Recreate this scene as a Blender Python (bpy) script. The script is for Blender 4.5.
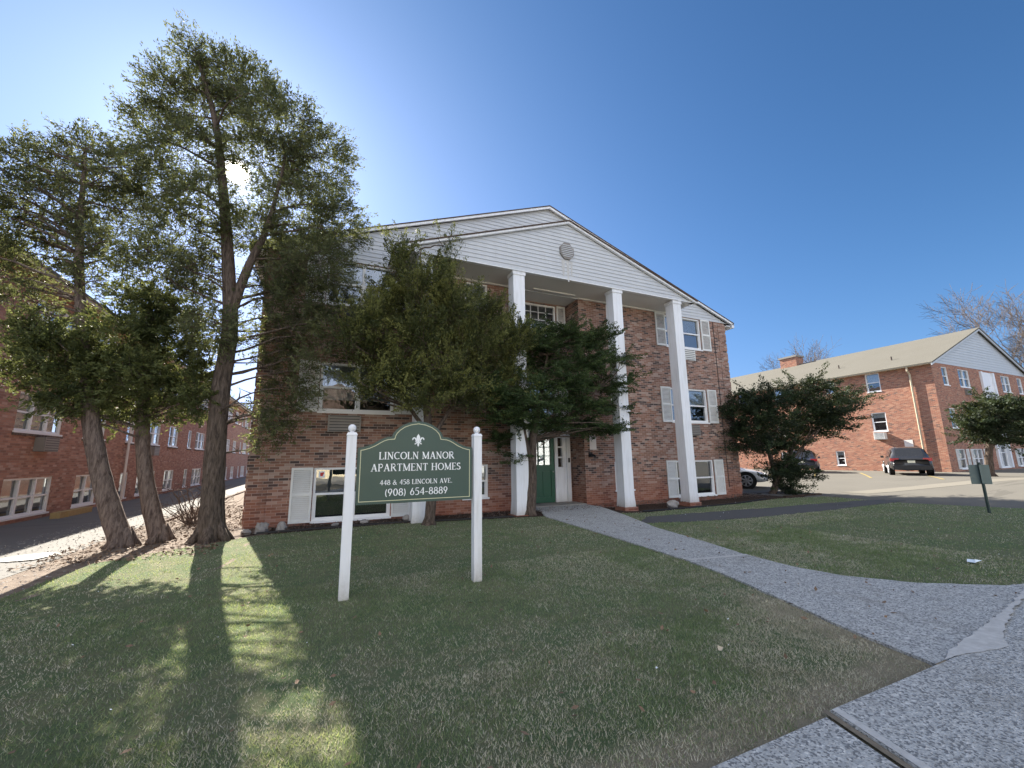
import bpy, math, random
import numpy as np
from mathutils import Vector, Matrix
for o in list(bpy.data.objects): bpy.data.objects.remove(o)
SC = bpy.context.scene; COL = SC.collection
R_ = math.radians
# ------------------------------------------------------------------ camera
CAM = np.array([0, 0, 1.5])
CR = np.array([0.91301868, -0.40766076, -0.01447768]); CU = np.array([-0.05917635, -0.16748378, 0.98409722]); CF = np.array([0.4036026, 0.89764241, 0.17703969]); CFL = 415.946
cd = bpy.data.cameras.new("camera"); cam = bpy.data.objects.new("camera", cd); COL.objects.link(cam)
cd.sensor_width = 36; cd.lens = CFL / 1024 * 36; cd.clip_end = 5000; cd.clip_start = 0.05
cam.matrix_world = Matrix(((CR[0], CU[0], -CF[0], 0), (CR[1], CU[1], -CF[1], 0), (CR[2], CU[2], -CF[2], 1.5), (0, 0, 0, 1)))
SC.camera = cam
SC.render.resolution_x = 1024; SC.render.resolution_y = 768
# ------------------------------------------------------------------ light
SUN = Vector((-0.17671, 0.83046, 0.5283)).normalized()
SUN_EL = math.asin(SUN.z); SUN_AZ = math.atan2(SUN.x, SUN.y)
W = bpy.data.worlds.new("World"); SC.world = W; W.use_nodes = True
nt = W.node_tree; nt.nodes.clear()
out = nt.nodes.new('ShaderNodeOutputWorld'); bg = nt.nodes.new('ShaderNodeBackground'); sky = nt.nodes.new('ShaderNodeTexSky')
sky.sky_type = 'NISHITA'; sky.sun_disc = False; sky.sun_elevation = SUN_EL; sky.sun_rotation = SUN_AZ
sky.air_density = 1.0; sky.dust_density = 0.6; sky.ozone_density = 2.2; sky.altitude = 0
EXPO = 2.2; REAR_FILL = 1.4
bg.inputs['Strength'].default_value = 0.10
# deeper, softer sky: a per-channel tone response of the air itself (same from every viewpoint)
def wm(op, a, b):
    o = nt.nodes.new('ShaderNodeMath'); o.operation = op
    for k, q in ((0, a), (1, b)):
        if isinstance(q, (int, float)): o.inputs[k].default_value = q
        else: nt.links.new(q, o.inputs[k])
    return o.outputs[0]
sxyz = nt.nodes.new('ShaderNodeSeparateColor'); nt.links.new(sky.outputs[0], sxyz.inputs[0]); cmb = nt.nodes.new('ShaderNodeCombineColor')
for i, (ka, kb) in enumerate(((.68, 1.15), (.98, 1.12), (.98, .48))):
    x_ = wm('POWER', wm('MULTIPLY', sxyz.outputs[i], .09 * 2 ** 1.35), 1.5)
    y_ = wm('DIVIDE', wm('MULTIPLY', x_, ka * 1.08), wm('ADD', wm('MULTIPLY', x_, kb), 1.0))
    nt.links.new(wm('DIVIDE', y_, .10 * 2 ** EXPO), cmb.inputs[i])
nt.links.new(cmb.outputs[0], bg.inputs['Color'])
# the bright glow of thin haze round the sun (part of the sky itself)
tc = nt.nodes.new('ShaderNodeTexCoord'); dot = nt.nodes.new('ShaderNodeVectorMath'); dot.operation = 'DOT_PRODUCT'; dot.inputs[1].default_value = SUN
nt.links.new(tc.outputs['Generated'], dot.inputs[0])
mx = nt.nodes.new('ShaderNodeMath'); mx.operation = 'MAXIMUM'; mx.inputs[1].default_value = 0.0; nt.links.new(dot.outputs['Value'], mx.inputs[0])
last = bg.outputs[0]
for power, strength, col in ((14, 0.012, (.6, .88, 1)), (90, 0.07, (1, .98, .94)), (1500, 0.12, (1, .95, .86)), (24000, 70.0, (1, .90, .70))):
    p = nt.nodes.new('ShaderNodeMath'); p.operation = 'POWER'; p.inputs[1].default_value = power; nt.links.new(mx.outputs[0], p.inputs[0])
    m = nt.nodes.new('ShaderNodeMath'); m.operation = 'MULTIPLY'; m.inputs[1].default_value = strength; nt.links.new(p.outputs[0], m.inputs[0])
    b = nt.nodes.new('ShaderNodeBackground'); b.inputs['Color'].default_value = (*col, 1); nt.links.new(m.outputs[0], b.inputs['Strength'])
    a = nt.nodes.new('ShaderNodeAddShader'); nt.links.new(last, a.inputs[0]); nt.links.new(b.outputs[0], a.inputs[1]); last = a.outputs[0]
# pale low haze towards the sun
sz = nt.nodes.new('ShaderNodeSeparateXYZ'); nt.links.new(tc.outputs['Generated'], sz.inputs[0])
hz_ = wm('MULTIPLY', wm('POWER', mx.outputs[0], 5.0), wm('POWER', 2.718, wm('MULTIPLY', wm('MAXIMUM', sz.outputs[2], 0.0), -4.5)))
b = nt.nodes.new('ShaderNodeBackground'); b.inputs['Color'].default_value = (.95, .98, 1, 1); nt.links.new(wm('MULTIPLY', hz_, 1.5 / 2 ** EXPO), b.inputs['Strength'])
a = nt.nodes.new('ShaderNodeAddShader'); nt.links.new(last, a.inputs[0]); nt.links.new(b.outputs[0], a.inputs[1]); last = a.outputs[0]
# cloudlike fill glow added to the unseen rear sky: brightens shaded lawn and front
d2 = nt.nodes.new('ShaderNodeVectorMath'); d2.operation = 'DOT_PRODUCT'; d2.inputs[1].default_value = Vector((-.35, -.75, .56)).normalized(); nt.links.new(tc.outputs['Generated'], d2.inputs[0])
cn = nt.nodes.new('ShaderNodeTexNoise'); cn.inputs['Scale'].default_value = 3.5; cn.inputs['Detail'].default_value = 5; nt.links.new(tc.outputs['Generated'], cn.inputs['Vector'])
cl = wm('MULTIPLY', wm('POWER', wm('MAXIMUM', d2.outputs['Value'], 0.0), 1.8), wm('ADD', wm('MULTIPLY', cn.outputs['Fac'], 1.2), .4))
b = nt.nodes.new('ShaderNodeBackground'); b.inputs['Color'].default_value = (1, .97, .93, 1); nt.links.new(wm('MULTIPLY', cl, REAR_FILL / 2 ** EXPO), b.inputs['Strength'])
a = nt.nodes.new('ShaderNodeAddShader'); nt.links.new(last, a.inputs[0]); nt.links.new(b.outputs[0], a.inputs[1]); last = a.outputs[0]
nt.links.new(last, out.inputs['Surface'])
sl = bpy.data.lights.new("sun", 'SUN'); sun = bpy.data.objects.new("sun", sl); COL.objects.link(sun)
sl.energy = 4.0; sl.angle = R_(0.53); sl.color = (1, .93, .82)
sun.rotation_euler = SUN.to_track_quat('Z', 'Y').to_euler(); sun.location = (0, 0, 30)
SC.view_settings.view_transform = 'Standard'; SC.view_settings.look = 'None'; SC.view_settings.gamma = 1
SC.view_settings.use_curve_mapping = False
SC.view_settings.exposure = EXPO
SC.cycles.use_denoising = True
SC.cycles.max_bounces = 8; SC.cycles.transparent_max_bounces = 12; SC.cycles.sample_clamp_indirect = 6

# ------------------------------------------------------------------ geometry helpers
def ray(x, y): return CF + CR * (x - 512) / CFL + CU * (384 - y) / CFL
def onY(x, y, Y):
    d = ray(x, y); return CAM + d * Y / d[1]
def atD(x, y, D):                       # point seen at a pixel, D metres along the view axis
    return CAM + ray(x, y) * D
def sm(t): t = min(1, max(0, t)); return t * t * (3 - 2 * t)
def tz(x, y):
    z = .25 * sm((x - 18) / 12) - .1 * sm((-4.2 - x) / 2)
    z -= .1 * sm((x - 7.9) / .5) * sm((15.5 - x) / 1) * sm((y - 9.4) / .8)
    return z
class MB:
    def __init__(s): s.v = []; s.f = []; s.m = []
    def poly(s, pts, m=0):
        n = len(s.v); s.v += [tuple(map(float, p)) for p in pts]; s.f.append(tuple(range(n, n + len(pts)))); s.m.append(m)
    def hexa(s, c, m=0):                # 8 corners: bottom 4, top 4
        n = len(s.v); s.v += [tuple(map(float, p)) for p in c]
        for q in ((3, 2, 1, 0), (4, 5, 6, 7), (0, 1, 5, 4), (1, 2, 6, 5), (2, 3, 7, 6), (3, 0, 4, 7)): s.f.append(tuple(n + i for i in q)); s.m.append(m)
    def box(s, x0, x1, y0, y1, z0, z1, m=0, fr=None):
        c = [(x0, y0, z0), (x1, y0, z0), (x1, y1, z0), (x0, y1, z0), (x0, y0, z1), (x1, y0, z1), (x1, y1, z1), (x0, y1, z1)]
        if fr: c = [fr(*p) for p in c]
        s.hexa(c, m)
    def prism(s, outline, a, b, fr, m=0):   # outline in (u,z), extruded along n from a to b
        k = len(outline); n = len(s.v)
        for q in (a, b): s.v += [tuple(map(float, fr(u, q, z))) for u, z in outline]
        s.f.append(tuple(n + i for i in range(k))); s.f.append(tuple(n + k + i for i in reversed(range(k)))); s.m += [m, m]
        for i in range(k): j = (i + 1) % k; s.f.append((n + i, n + k + i, n + k + j, n + j)); s.m.append(m)
    def tube(s, pts, rad, sides=8, m=0, cap=True, wob=0, seed=0):
        pts = [np.array(p, float) for p in pts]; n = len(pts)
        if not hasattr(rad, '__len__'): rad = [rad] * n
        rg = random.Random(seed); base = len(s.v); up = None
        for i in range(n):
            t = pts[min(i + 1, n - 1)] - pts[max(i - 1, 0)]; t = t / (np.linalg.norm(t) + 1e-9)
            if up is None: up = np.array([1, 0, 0.]) if abs(t[0]) < .9 else np.array([0, 1., 0])
            a = np.cross(t, up); a /= np.linalg.norm(a) + 1e-9; b = np.cross(t, a); up = np.cross(a, t)
            for k in range(sides):
                th = 2 * math.pi * k / sides; r = rad[i] * (1 + wob * (rg.random() - .5) + wob * .7 * math.sin(3 * th + seed + i * .25))
                s.v.append(tuple(pts[i] + a * r * math.cos(th) + b * r * math.sin(th)))
        for i in range(n - 1):
            for k in range(sides):
                k2 = (k + 1) % sides; s.f.append((base + i * sides + k, base + i * sides + k2, base + (i + 1) * sides + k2, base + (i + 1) * sides + k)); s.m.append(m)
        if cap:
            s.f.append(tuple(base + k for k in reversed(range(sides)))); s.f.append(tuple(base + (n - 1) * sides + k for k in range(sides))); s.m += [m, m]
    def cyl(s, a, b, r, sides=16, m=0): s.tube([a, b], [r, r], sides, m)
    def sphere(s, c, r, m=0, nu=12, nv=8):
        base = len(s.v); rr = r if hasattr(r, '__len__') else (r, r, r)
        for j in range(nv + 1):
            ph = math.pi * j / nv
            for i in range(nu): th = 2 * math.pi * i / nu; s.v.append((c[0] + rr[0] * math.sin(ph) * math.cos(th), c[1] + rr[1] * math.sin(ph) * math.sin(th), c[2] + rr[2] * math.cos(ph)))
        for j in range(nv):
            for i in range(nu): i2 = (i + 1) % nu; s.f.append((base + j * nu + i, base + (j + 1) * nu + i, base + (j + 1) * nu + i2, base + j * nu + i2)); s.m.append(m)
    def build(s, name, mats, parent=None, smooth=False, loc=None):
        me = bpy.data.meshes.new(name); me.from_pydata(s.v, [], s.f)
        mats = mats if isinstance(mats, (list, tuple)) else [mats]
        for q in mats: me.materials.append(q)
        if len(mats) > 1: me.polygons.foreach_set('material_index', s.m)
        if smooth: me.polygons.foreach_set('use_smooth', [True] * len(me.polygons))
        me.update(); o = bpy.data.objects.new(name, me); COL.objects.link(o)
        if parent: adopt(o, parent)
        return o
def wloc(o):
    l = Vector((0, 0, 0))
    while o: l = l + o.location; o = o.parent
    return l
def adopt(o, parent):                   # vertices were written in world (or root-local) coordinates
    o.parent = parent
    if not parent.get('local'): o.location = -wloc(parent)
    if parent.get('local'): o['local'] = 1
def tag(o, label=None, cat=None, group=None, kind=None):
    for k, v in (('label', label), ('category', cat), ('group', group), ('kind', kind)):
        if v: o[k] = v
    return o
def root(name, loc, label, cat, group=None, local=False, rz=0):
    o = bpy.data.objects.new(name, None); COL.objects.link(o); o.location = loc; o.rotation_euler = (0, 0, rz); o.empty_display_size = .2
    if local: o['local'] = 1
    return tag(o, label, cat, group)
def fast_mesh(name, V, F, mats, mi=None, parent=None):
    """V (n,3) float, F (m,k) int with constant k"""
    me = bpy.data.meshes.new(name); k = F.shape[1]; m = len(F)
    me.vertices.add(len(V)); me.vertices.foreach_set('co', V.astype(np.float32).ravel())
    me.loops.add(m * k); me.loops.foreach_set('vertex_index', F.astype(np.int32).ravel())
    me.polygons.add(m); me.polygons.foreach_set('loop_start', np.arange(0, m * k, k, dtype=np.int32)); me.polygons.foreach_set('loop_total', np.full(m, k, dtype=np.int32))
    for q in mats: me.materials.append(q)
    if mi is not None: me.polygons.foreach_set('material_index', mi.astype(np.int32))
    me.update(); me.validate(); o = bpy.data.objects.new(name, me); COL.objects.link(o)
    if parent: adopt(o, parent)
    return o
def smooth_path(P, k=5):
    P = [np.array(p, float) for p in P]; out = []
    for i in range(len(P) - 1):
        p0 = P[max(i - 1, 0)]; p1 = P[i]; p2 = P[i + 1]; p3 = P[min(i + 2, len(P) - 1)]
        for j in range(k):
            t = j / k; out.append(.5 * ((2 * p1) + (p2 - p0) * t + (2 * p0 - 5 * p1 + 4 * p2 - p3) * t * t + (-p0 + 3 * p1 - 3 * p2 + p3) * t ** 3))
    out.append(P[-1]); return out

# ------------------------------------------------------------------ materials
class NB:
    def __init__(s, name):
        s.mat = bpy.data.materials.new(name); s.mat.use_nodes = True; s.t = s.mat.node_tree; s.t.nodes.clear()
        s.out = s.t.nodes.new('ShaderNodeOutputMaterial'); s.bs = s.t.nodes.new('ShaderNodeBsdfPrincipled'); s.t.links.new(s.bs.outputs[0], s.out.inputs[0])
    def n(s, ty, **kw):
        o = s.t.nodes.new(ty)
        for k, v in kw.items(): setattr(o, k, v)
        return o
    def link(s, a, b): s.t.links.new(a, b)
    def set(s, sock, v):
        if isinstance(v, (int, float, tuple, list)): sock.default_value = v
        else: s.link(v, sock)
    def math(s, op, a, b=0.0, c=None, clamp=False):
        o = s.n('ShaderNodeMath', operation=op); o.use_clamp = clamp; s.set(o.inputs[0], a); s.set(o.inputs[1], b)
        if c is not None: s.set(o.inputs[2], c)
        return o.outputs[0]
    def pos(s): return s.n('ShaderNodeNewGeometry').outputs['Position']
    def scale(s, vec, sc):
        o = s.n('ShaderNodeVectorMath', operation='MULTIPLY'); s.link(vec, o.inputs[0]); o.inputs[1].default_value = sc; return o.outputs[0]
    def noise(s, vec, scale, detail=4, rough=.55, dist=0):
        o = s.n('ShaderNodeTexNoise'); s.link(vec, o.inputs['Vector']); o.inputs['Scale'].default_value = scale; o.inputs['Detail'].default_value = detail; o.inputs['Roughness'].default_value = rough; o.inputs['Distortion'].default_value = dist
        return o.outputs['Fac']
    def ramp(s, fac, stops, interp='LINEAR'):
        o = s.n('ShaderNodeValToRGB'); s.set(o.inputs[0], fac); r = o.color_ramp; r.interpolation = interp
        while len(r.elements) < len(stops): r.elements.new(.5)
        for e, (p, c) in zip(r.elements, stops): e.position = p; e.color = (*c, 1) if len(c) == 3 else c
        return o.outputs[0]
    def mix(s, fac, a, b, mode='MIX'):
        o = s.n('ShaderNodeMix', data_type='RGBA', blend_type=mode); s.set(o.inputs[0], fac)
        for sock, v in ((o.inputs[6], a), (o.inputs[7], b)):
            s.set(sock, (*v, 1) if isinstance(v, tuple) and len(v) == 3 else v)
        return o.outputs[2]
    def bump(s, h, strength=.3, dist=.01):
        o = s.n('ShaderNodeBump'); s.link(h, o.inputs['Height']); o.inputs['Strength'].default_value = strength; o.inputs['Distance'].default_value = dist; s.link(o.outputs[0], s.bs.inputs['Normal']); return o
    def done(s, col=None, rough=.7, spec=.3, metal=0):
        if col is not None: s.set(s.bs.inputs['Base Color'], (*col, 1) if isinstance(col, tuple) else col)
        s.set(s.bs.inputs['Roughness'], rough); s.bs.inputs['Specular IOR Level'].default_value = spec; s.bs.inputs['Metallic'].default_value = metal
        return s.mat
def plain(name, col, rough=.6, spec=.3, var=.12, sc=3, bump=0, metal=0, bsc=60):
    b = NB(name); p = b.pos(); n = b.noise(p, sc, 6, .6)
    c = b.mix(n, tuple(x * (1 - var) for x in col), tuple(min(1, x * (1 + var)) for x in col))
    if bump: b.bump(b.noise(p, bsc, 4), bump, .004)
    return b.done(c, rough, spec, metal)
def brick(name, cols, mortar, blotch=.25, tint=None, damp=False):
    b = NB(name); g = b.n('ShaderNodeNewGeometry'); sp = b.n('ShaderNodeSeparateXYZ'); b.link(g.outputs['Position'], sp.inputs[0]); sn = b.n('ShaderNodeSeparateXYZ'); b.link(g.outputs['True Normal'], sn.inputs[0])
    ax = b.math('ABSOLUTE', sn.outputs[0]); side = b.math('GREATER_THAN', ax, .5)
    u = b.math('ADD', b.math('MULTIPLY', sp.outputs[0], b.math('SUBTRACT', 1.0, side)), b.math('MULTIPLY', sp.outputs[1], side)); v = b.math('ADD', sp.outputs[2], 20.0)
    H, Wd = .0677, .213
    vr = b.math('DIVIDE', v, H); row = b.math('FLOOR', vr); fv = b.math('SUBTRACT', vr, row)
    uu = b.math('ADD', b.math('DIVIDE', u, Wd), b.math('MULTIPLY', b.math('MODULO', row, 2.0), .5)); colm = b.math('FLOOR', uu); fu = b.math('SUBTRACT', uu, colm)
    du = b.math('MULTIPLY', b.math('MINIMUM', fu, b.math('SUBTRACT', 1.0, fu)), Wd); dv = b.math('MULTIPLY', b.math('MINIMUM', fv, b.math('SUBTRACT', 1.0, fv)), H)
    d = b.math('MINIMUM', du, dv); mr = b.n('ShaderNodeMapRange'); mr.interpolation_type = 'SMOOTHSTEP'; b.link(d, mr.inputs[0]); mr.inputs[1].default_value = .003; mr.inputs[2].default_value = .007; mask = mr.outputs[0]
    cx = b.n('ShaderNodeCombineXYZ'); b.link(row, cx.inputs[0]); b.link(colm, cx.inputs[1]); wn = b.n('ShaderNodeTexWhiteNoise', noise_dimensions='2D'); b.link(cx.outputs[0], wn.inputs['Vector'])
    k = len(cols); tot = sum(c[1] for c in cols); acc = 0; stops = []
    for c, wgt in cols: stops.append((acc / tot, c)); acc += wgt
    bc = b.ramp(wn.outputs['Value'], stops, 'CONSTANT')
    wn2 = b.n('ShaderNodeTexWhiteNoise', noise_dimensions='3D'); cy = b.n('ShaderNodeCombineXYZ'); b.link(row, cy.inputs[1]); b.link(colm, cy.inputs[0]); cy.inputs[2].default_value = 3.3; b.link(cy.outputs[0], wn2.inputs['Vector'])
    bc = b.mix(b.math('MULTIPLY', wn2.outputs['Value'], .28), bc, (.05, .04, .04))
    n1 = b.noise(g.outputs['Position'], 40, 5, .65); bc = b.mix(b.math('MULTIPLY', n1, .22), bc, (.34, .24, .20))
    c = b.mix(mask, mortar, bc)
    n2 = b.noise(g.outputs['Position'], .7, 5, .6); c = b.mix(b.math('MULTIPLY', n2, blotch), c, tint or (.12, .08, .07), 'MIX')
    if damp:
        lo = b.math('SUBTRACT', 1.0, b.math('DIVIDE', sp.outputs[2], 1.1), clamp=True); c = b.mix(b.math('MULTIPLY', b.math('MULTIPLY', lo, n2), 1.1, clamp=True), c, (.30, .09, .045))
        sk = b.noise(b.scale(g.outputs['Position'], (2.2, 2.2, .22)), 1.6, 6, .7); c = b.mix(b.ramp(sk, [(.56, (0, 0, 0)), (.72, (.38, .38, .38))]), c, (.10, .075, .065))
    b.bump(b.math('ADD', b.math('MULTIPLY', mask, 1.0), b.math('MULTIPLY', n1, .35)), .6, .006)
    return b.done(c, .88, .2)
M = {}
M['brick_main'] = brick('variegated brick', [((.285, .135, .088), 3), ((.375, .215, .158), 3), ((.225, .115, .082), 2.5), ((.45, .325, .265), 2.2), ((.32, .172, .12), 3), ((.11, .07, .06), 1.8), ((.042, .034, .036), 1.3)], (.42, .35, .30), .12, damp=True)
M['brick_left'] = brick('red brick', [((.48, .24, .165), 3), ((.41, .20, .14), 3), ((.54, .30, .22), 3), ((.33, .165, .12), 1.5), ((.58, .37, .29), 1)], (.36, .25, .2), .12)
M['brick_right'] = brick('orange brick', [((.42, .17, .10), 3), ((.37, .14, .085), 3), ((.48, .24, .15), 3), ((.30, .12, .08), 1.2), ((.16, .09, .075), .6)], (.42, .32, .25), .15)
def grimy_white():
    b = NB('weathered white paint'); p = b.pos(); sp = b.n('ShaderNodeSeparateXYZ'); b.link(p, sp.inputs[0])
    n = b.noise(b.scale(p, (5, 5, .5)), 2.5, 6, .7); n2 = b.noise(p, 22, 6, .75); c = b.mix(b.ramp(n, [(.45, (0, 0, 0)), (.75, (1, 1, 1))]), (.80, .81, .83), (.66, .66, .65))
    low = b.math('SUBTRACT', 1.0, b.math('DIVIDE', sp.outputs[2], .45), clamp=True)
    c = b.mix(b.math('MULTIPLY', b.math('MULTIPLY', low, low), b.math('MULTIPLY', n2, 1.1)), c, (.30, .26, .20)); c = b.mix(b.math('MULTIPLY', b.math('GREATER_THAN', n2, .69), .35), c, (.40, .38, .34))
    b.bump(n2, .12, .004); return b.done(c, .5, .35)
M['white'] = grimy_white()
def siding_mat(name, col):
    b = NB(name); p = b.pos(); n = b.noise(b.scale(p, (.9, .9, .16)), 3.0, 6, .65); n2 = b.noise(b.scale(p, (6, 6, .5)), 3.0, 4, .7)
    c = b.mix(b.math('MULTIPLY', n, .5), col, tuple(x * .72 for x in col)); c = b.mix(b.math('MULTIPLY', b.math('GREATER_THAN', n2, .64), .18), c, (.25, .25, .25))
    return b.done(c, .45, .35)
M['siding'] = siding_mat('white aluminium siding', (.575, .59, .605))
M['siding_grey'] = siding_mat('grey siding', (.55, .57, .58))
M['soffit'] = plain('soffit paint', (.68, .67, .64), .6, .25, .08, 1.2)
M['stain'] = plain('grey run-off stain', (.55, .54, .52), .7, .2, .3, 9)
M['vinyl'] = plain('window vinyl', (.80, .80, .80), .4, .4, .04, 5)
M['shutter'] = plain('shutter paint', (.70, .70, .67), .5, .3, .14, 6)
M['trim_tan'] = plain('tan fascia', (.50, .42, .30), .6, .3, .12, 3)
M['roof_dark'] = plain('dark roof edge', (.10, .07, .055), .9, .1, .2, 8)
M['dark'] = plain('dark room', (.018, .02, .022), .9, .1, .3, 2)
M['screen'] = plain('insect screen', (.035, .04, .045), .8, .2, .2, 5)
M['blind'] = plain('window blind', (.62, .63, .62), .7, .2, .1, 4)
M['curtain'] = plain('grey curtain', (.30, .29, .27), .8, .2, .2, 9)
M['door_green'] = plain('green door paint', (.012, .085, .045), .35, .45, .12, 2)
M['board_green'] = plain('green sign board', (.046, .085, .070), .38, .4, .10, 2)
M['cream'] = plain('cream line', (.62, .62, .40), .5, .3, .05, 5)
M['letter'] = plain('white lettering', (.86, .88, .88), .5, .3, .02, 5)
M['ac'] = plain('air conditioner casing', (.24, .22, .20), .5, .3, .15, 6)
M['black'] = plain('black plastic', (.02, .02, .022), .5, .4, .2, 5)
M['concrete_old'] = plain('weathered concrete', (.27, .255, .23), .9, .15, .25, 3, .4)
M['stone'] = plain('rough stone', (.30, .28, .26), .9, .15, .35, 9, .6)
M['steel'] = plain('brushed steel', (.5, .5, .5), .35, .5, .1, 5, 0, 1)
M['yellow'] = plain('yellow road paint', (.30, .23, .09), .8, .2, .2, 6)
M['yellow_block'] = plain('yellow parking block', (.42, .31, .15), .8, .2, .25, 5)
M['green_post'] = plain('green metal post', (.03, .05, .045), .5, .4, .2, 5)
M['sign_back'] = plain('bare sign back', (.13, .17, .16), .55, .4, .15, 5)
M['paper'] = plain('paper scrap', (.72, .80, .85), .6, .2, .05, 8)
M['red'] = plain('red print', (.5, .04, .03), .5, .3, .1, 8)
M['leaf_dry'] = plain('dry leaf', (.20, .135, .09), .8, .15, .45, 1.7)
M['pink_notice'] = plain('pale notice', (.72, .66, .62), .6, .3, .05, 5)
def glass_mat():
    b = NB('window glass'); g = b.n('ShaderNodeBsdfGlossy'); g.inputs['Roughness'].default_value = .015; g.inputs['Color'].default_value = (.92, .96, 1, 1)
    bp = b.n('ShaderNodeBump'); bp.inputs['Strength'].default_value = .12; bp.inputs['Distance'].default_value = .02; b.link(b.noise(b.pos(), 1.6, 2), bp.inputs['Height']); b.link(bp.outputs[0], g.inputs['Normal'])
    t = b.n('ShaderNodeBsdfTransparent'); t.inputs['Color'].default_value = (.82, .87, .86, 1); lw = b.n('ShaderNodeFresnel'); lw.inputs['IOR'].default_value = 1.75
    f = b.math('ADD', b.math('MULTIPLY', lw.outputs[0], 1.0), .14, clamp=True)
    m = b.n('ShaderNodeMixShader'); b.link(f, m.inputs[0]); b.link(t.outputs[0], m.inputs[1]); b.link(g.outputs[0], m.inputs[2]); b.link(m.outputs[0], b.out.inputs[0]); return b.mat
M['glass'] = glass_mat()
def shingle():
    b = NB('tan shingles'); p = b.pos(); n = b.noise(p, 9, 6, .7); n2 = b.noise(b.scale(p, (.25, .25, .25)), 2.0, 4)
    c = b.mix(n, (.118, .112, .095), (.185, .176, .152)); c = b.mix(b.math('MULTIPLY', n2, .4), c, (.10, .09, .065))
    sp = b.n('ShaderNodeSeparateXYZ'); b.link(p, sp.inputs[0]); rw = b.math('DIVIDE', sp.outputs[2], .062); fr_ = b.math('FRACT', rw); tb = b.math('FRACT', b.math('ADD', b.math('DIVIDE', sp.outputs[1], .31), b.math('MULTIPLY', b.math('FLOOR', rw), .37)))
    c = b.mix(b.math('MULTIPLY', b.math('LESS_THAN', fr_, .16), .45), c, (.05, .045, .035)); c = b.mix(b.math('MULTIPLY', b.math('LESS_THAN', tb, .05), .3), c, (.05, .045, .035)); b.bump(n, .5, .01); return b.done(c, .9, .15)
M['shingle'] = shingle()
def aggregate(name, base, dark, light, sc=95):
    b = NB(name); p = b.pos(); v = b.n('ShaderNodeTexVoronoi'); b.link(p, v.inputs['Vector']); v.inputs['Scale'].default_value = sc; v.inputs['Randomness'].default_value = 1
    sep = b.n('ShaderNodeSeparateXYZ'); b.link(v.outputs['Color'], sep.inputs[0])
    c = b.ramp(sep.outputs[0], [(0, dark), (.22, dark), (.34, base), (.8, base), (.9, light), (1, light)])
    n = b.noise(p, 28, 5, .7); c = b.mix(b.ramp(n, [(.42, (0, 0, 0)), (.6, (1, 1, 1))]), b.mix(.45, c, dark), c)
    n2 = b.noise(p, .8, 5, .65); c = b.mix(b.math('MULTIPLY', n2, .45), c, tuple(x * .55 for x in base))
    st = b.noise(p, 2.3, 7, .75, .8); c = b.mix(b.ramp(st, [(.52, (0, 0, 0)), (.66, (.42, .42, .42))]), c, (.20, .185, .16))
    b.bump(b.math('ADD', v.outputs['Distance'], n), .5, .006); return b.done(c, .85, .25)
M['aggregate'] = aggregate('exposed aggregate concrete', (.56, .56, .535), (.15, .155, .16), (.76, .75, .71), 88)
M['joint'] = plain('smooth mortar', (.50, .49, .465), .9, .15, .35, 16, .5)
M['crack'] = plain('dirt in joint', (.20, .17, .13), .95, .05, .4, 30)
def asphalt(name, a, c2, sc=130):
    b = NB(name); p = b.pos(); n = b.noise(p, sc, 3, .7); n2 = b.noise(p, .5, 6, .65); n3 = b.noise(b.scale(p, (.15, 1, 1)), 1.2, 5, .6, 1.2)
    c = b.mix(n, a, c2); c = b.mix(b.math('MULTIPLY', n2, .5), c, tuple(x * .65 for x in a)); c = b.mix(b.math('MULTIPLY', b.math('LESS_THAN', n3, .36), .35), c, tuple(x * .5 for x in a)); b.bump(n, .5, .004); return b.done(c, .9, .2)
M['asphalt'] = asphalt('asphalt path', (.07, .07, .072), (.15, .148, .145))
M['drive'] = asphalt('worn asphalt', (.13, .125, .115), (.25, .24, .22), 70)
M['lot'] = asphalt('bleached asphalt', (.12, .112, .095), (.195, .182, .155), 60)
M['band'] = asphalt('pale concrete band', (.19, .175, .145), (.24, .22, .18), 60)
def soil():
    b = NB('soil and litter'); p = b.pos(); n = b.noise(p, 7, 8, .7); n2 = b.noise(p, 55, 4, .7)
    c = b.ramp(n, [(.3, (.08, .06, .048)), (.5, (.17, .135, .108)), (.7, (.28, .235, .19))]); c = b.mix(b.math('MULTIPLY', n2, .6), c, (.28, .22, .175)); b.bump(b.math('ADD', n, b.math('MULTIPLY', n2, .5)), .8, .03); return b.done(c, .95, .1)
M['soil'] = soil()
def mulch():
    b = NB('dark mulch'); p = b.pos(); n = b.noise(p, 26, 6, .75); c = b.ramp(n, [(.35, (.022, .015, .012)), (.52, (.06, .042, .032)), (.68, (.16, .11, .08))]); b.bump(n, 1, .03); return b.done(c, .95, .1)
M['mulch'] = mulch()
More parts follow.
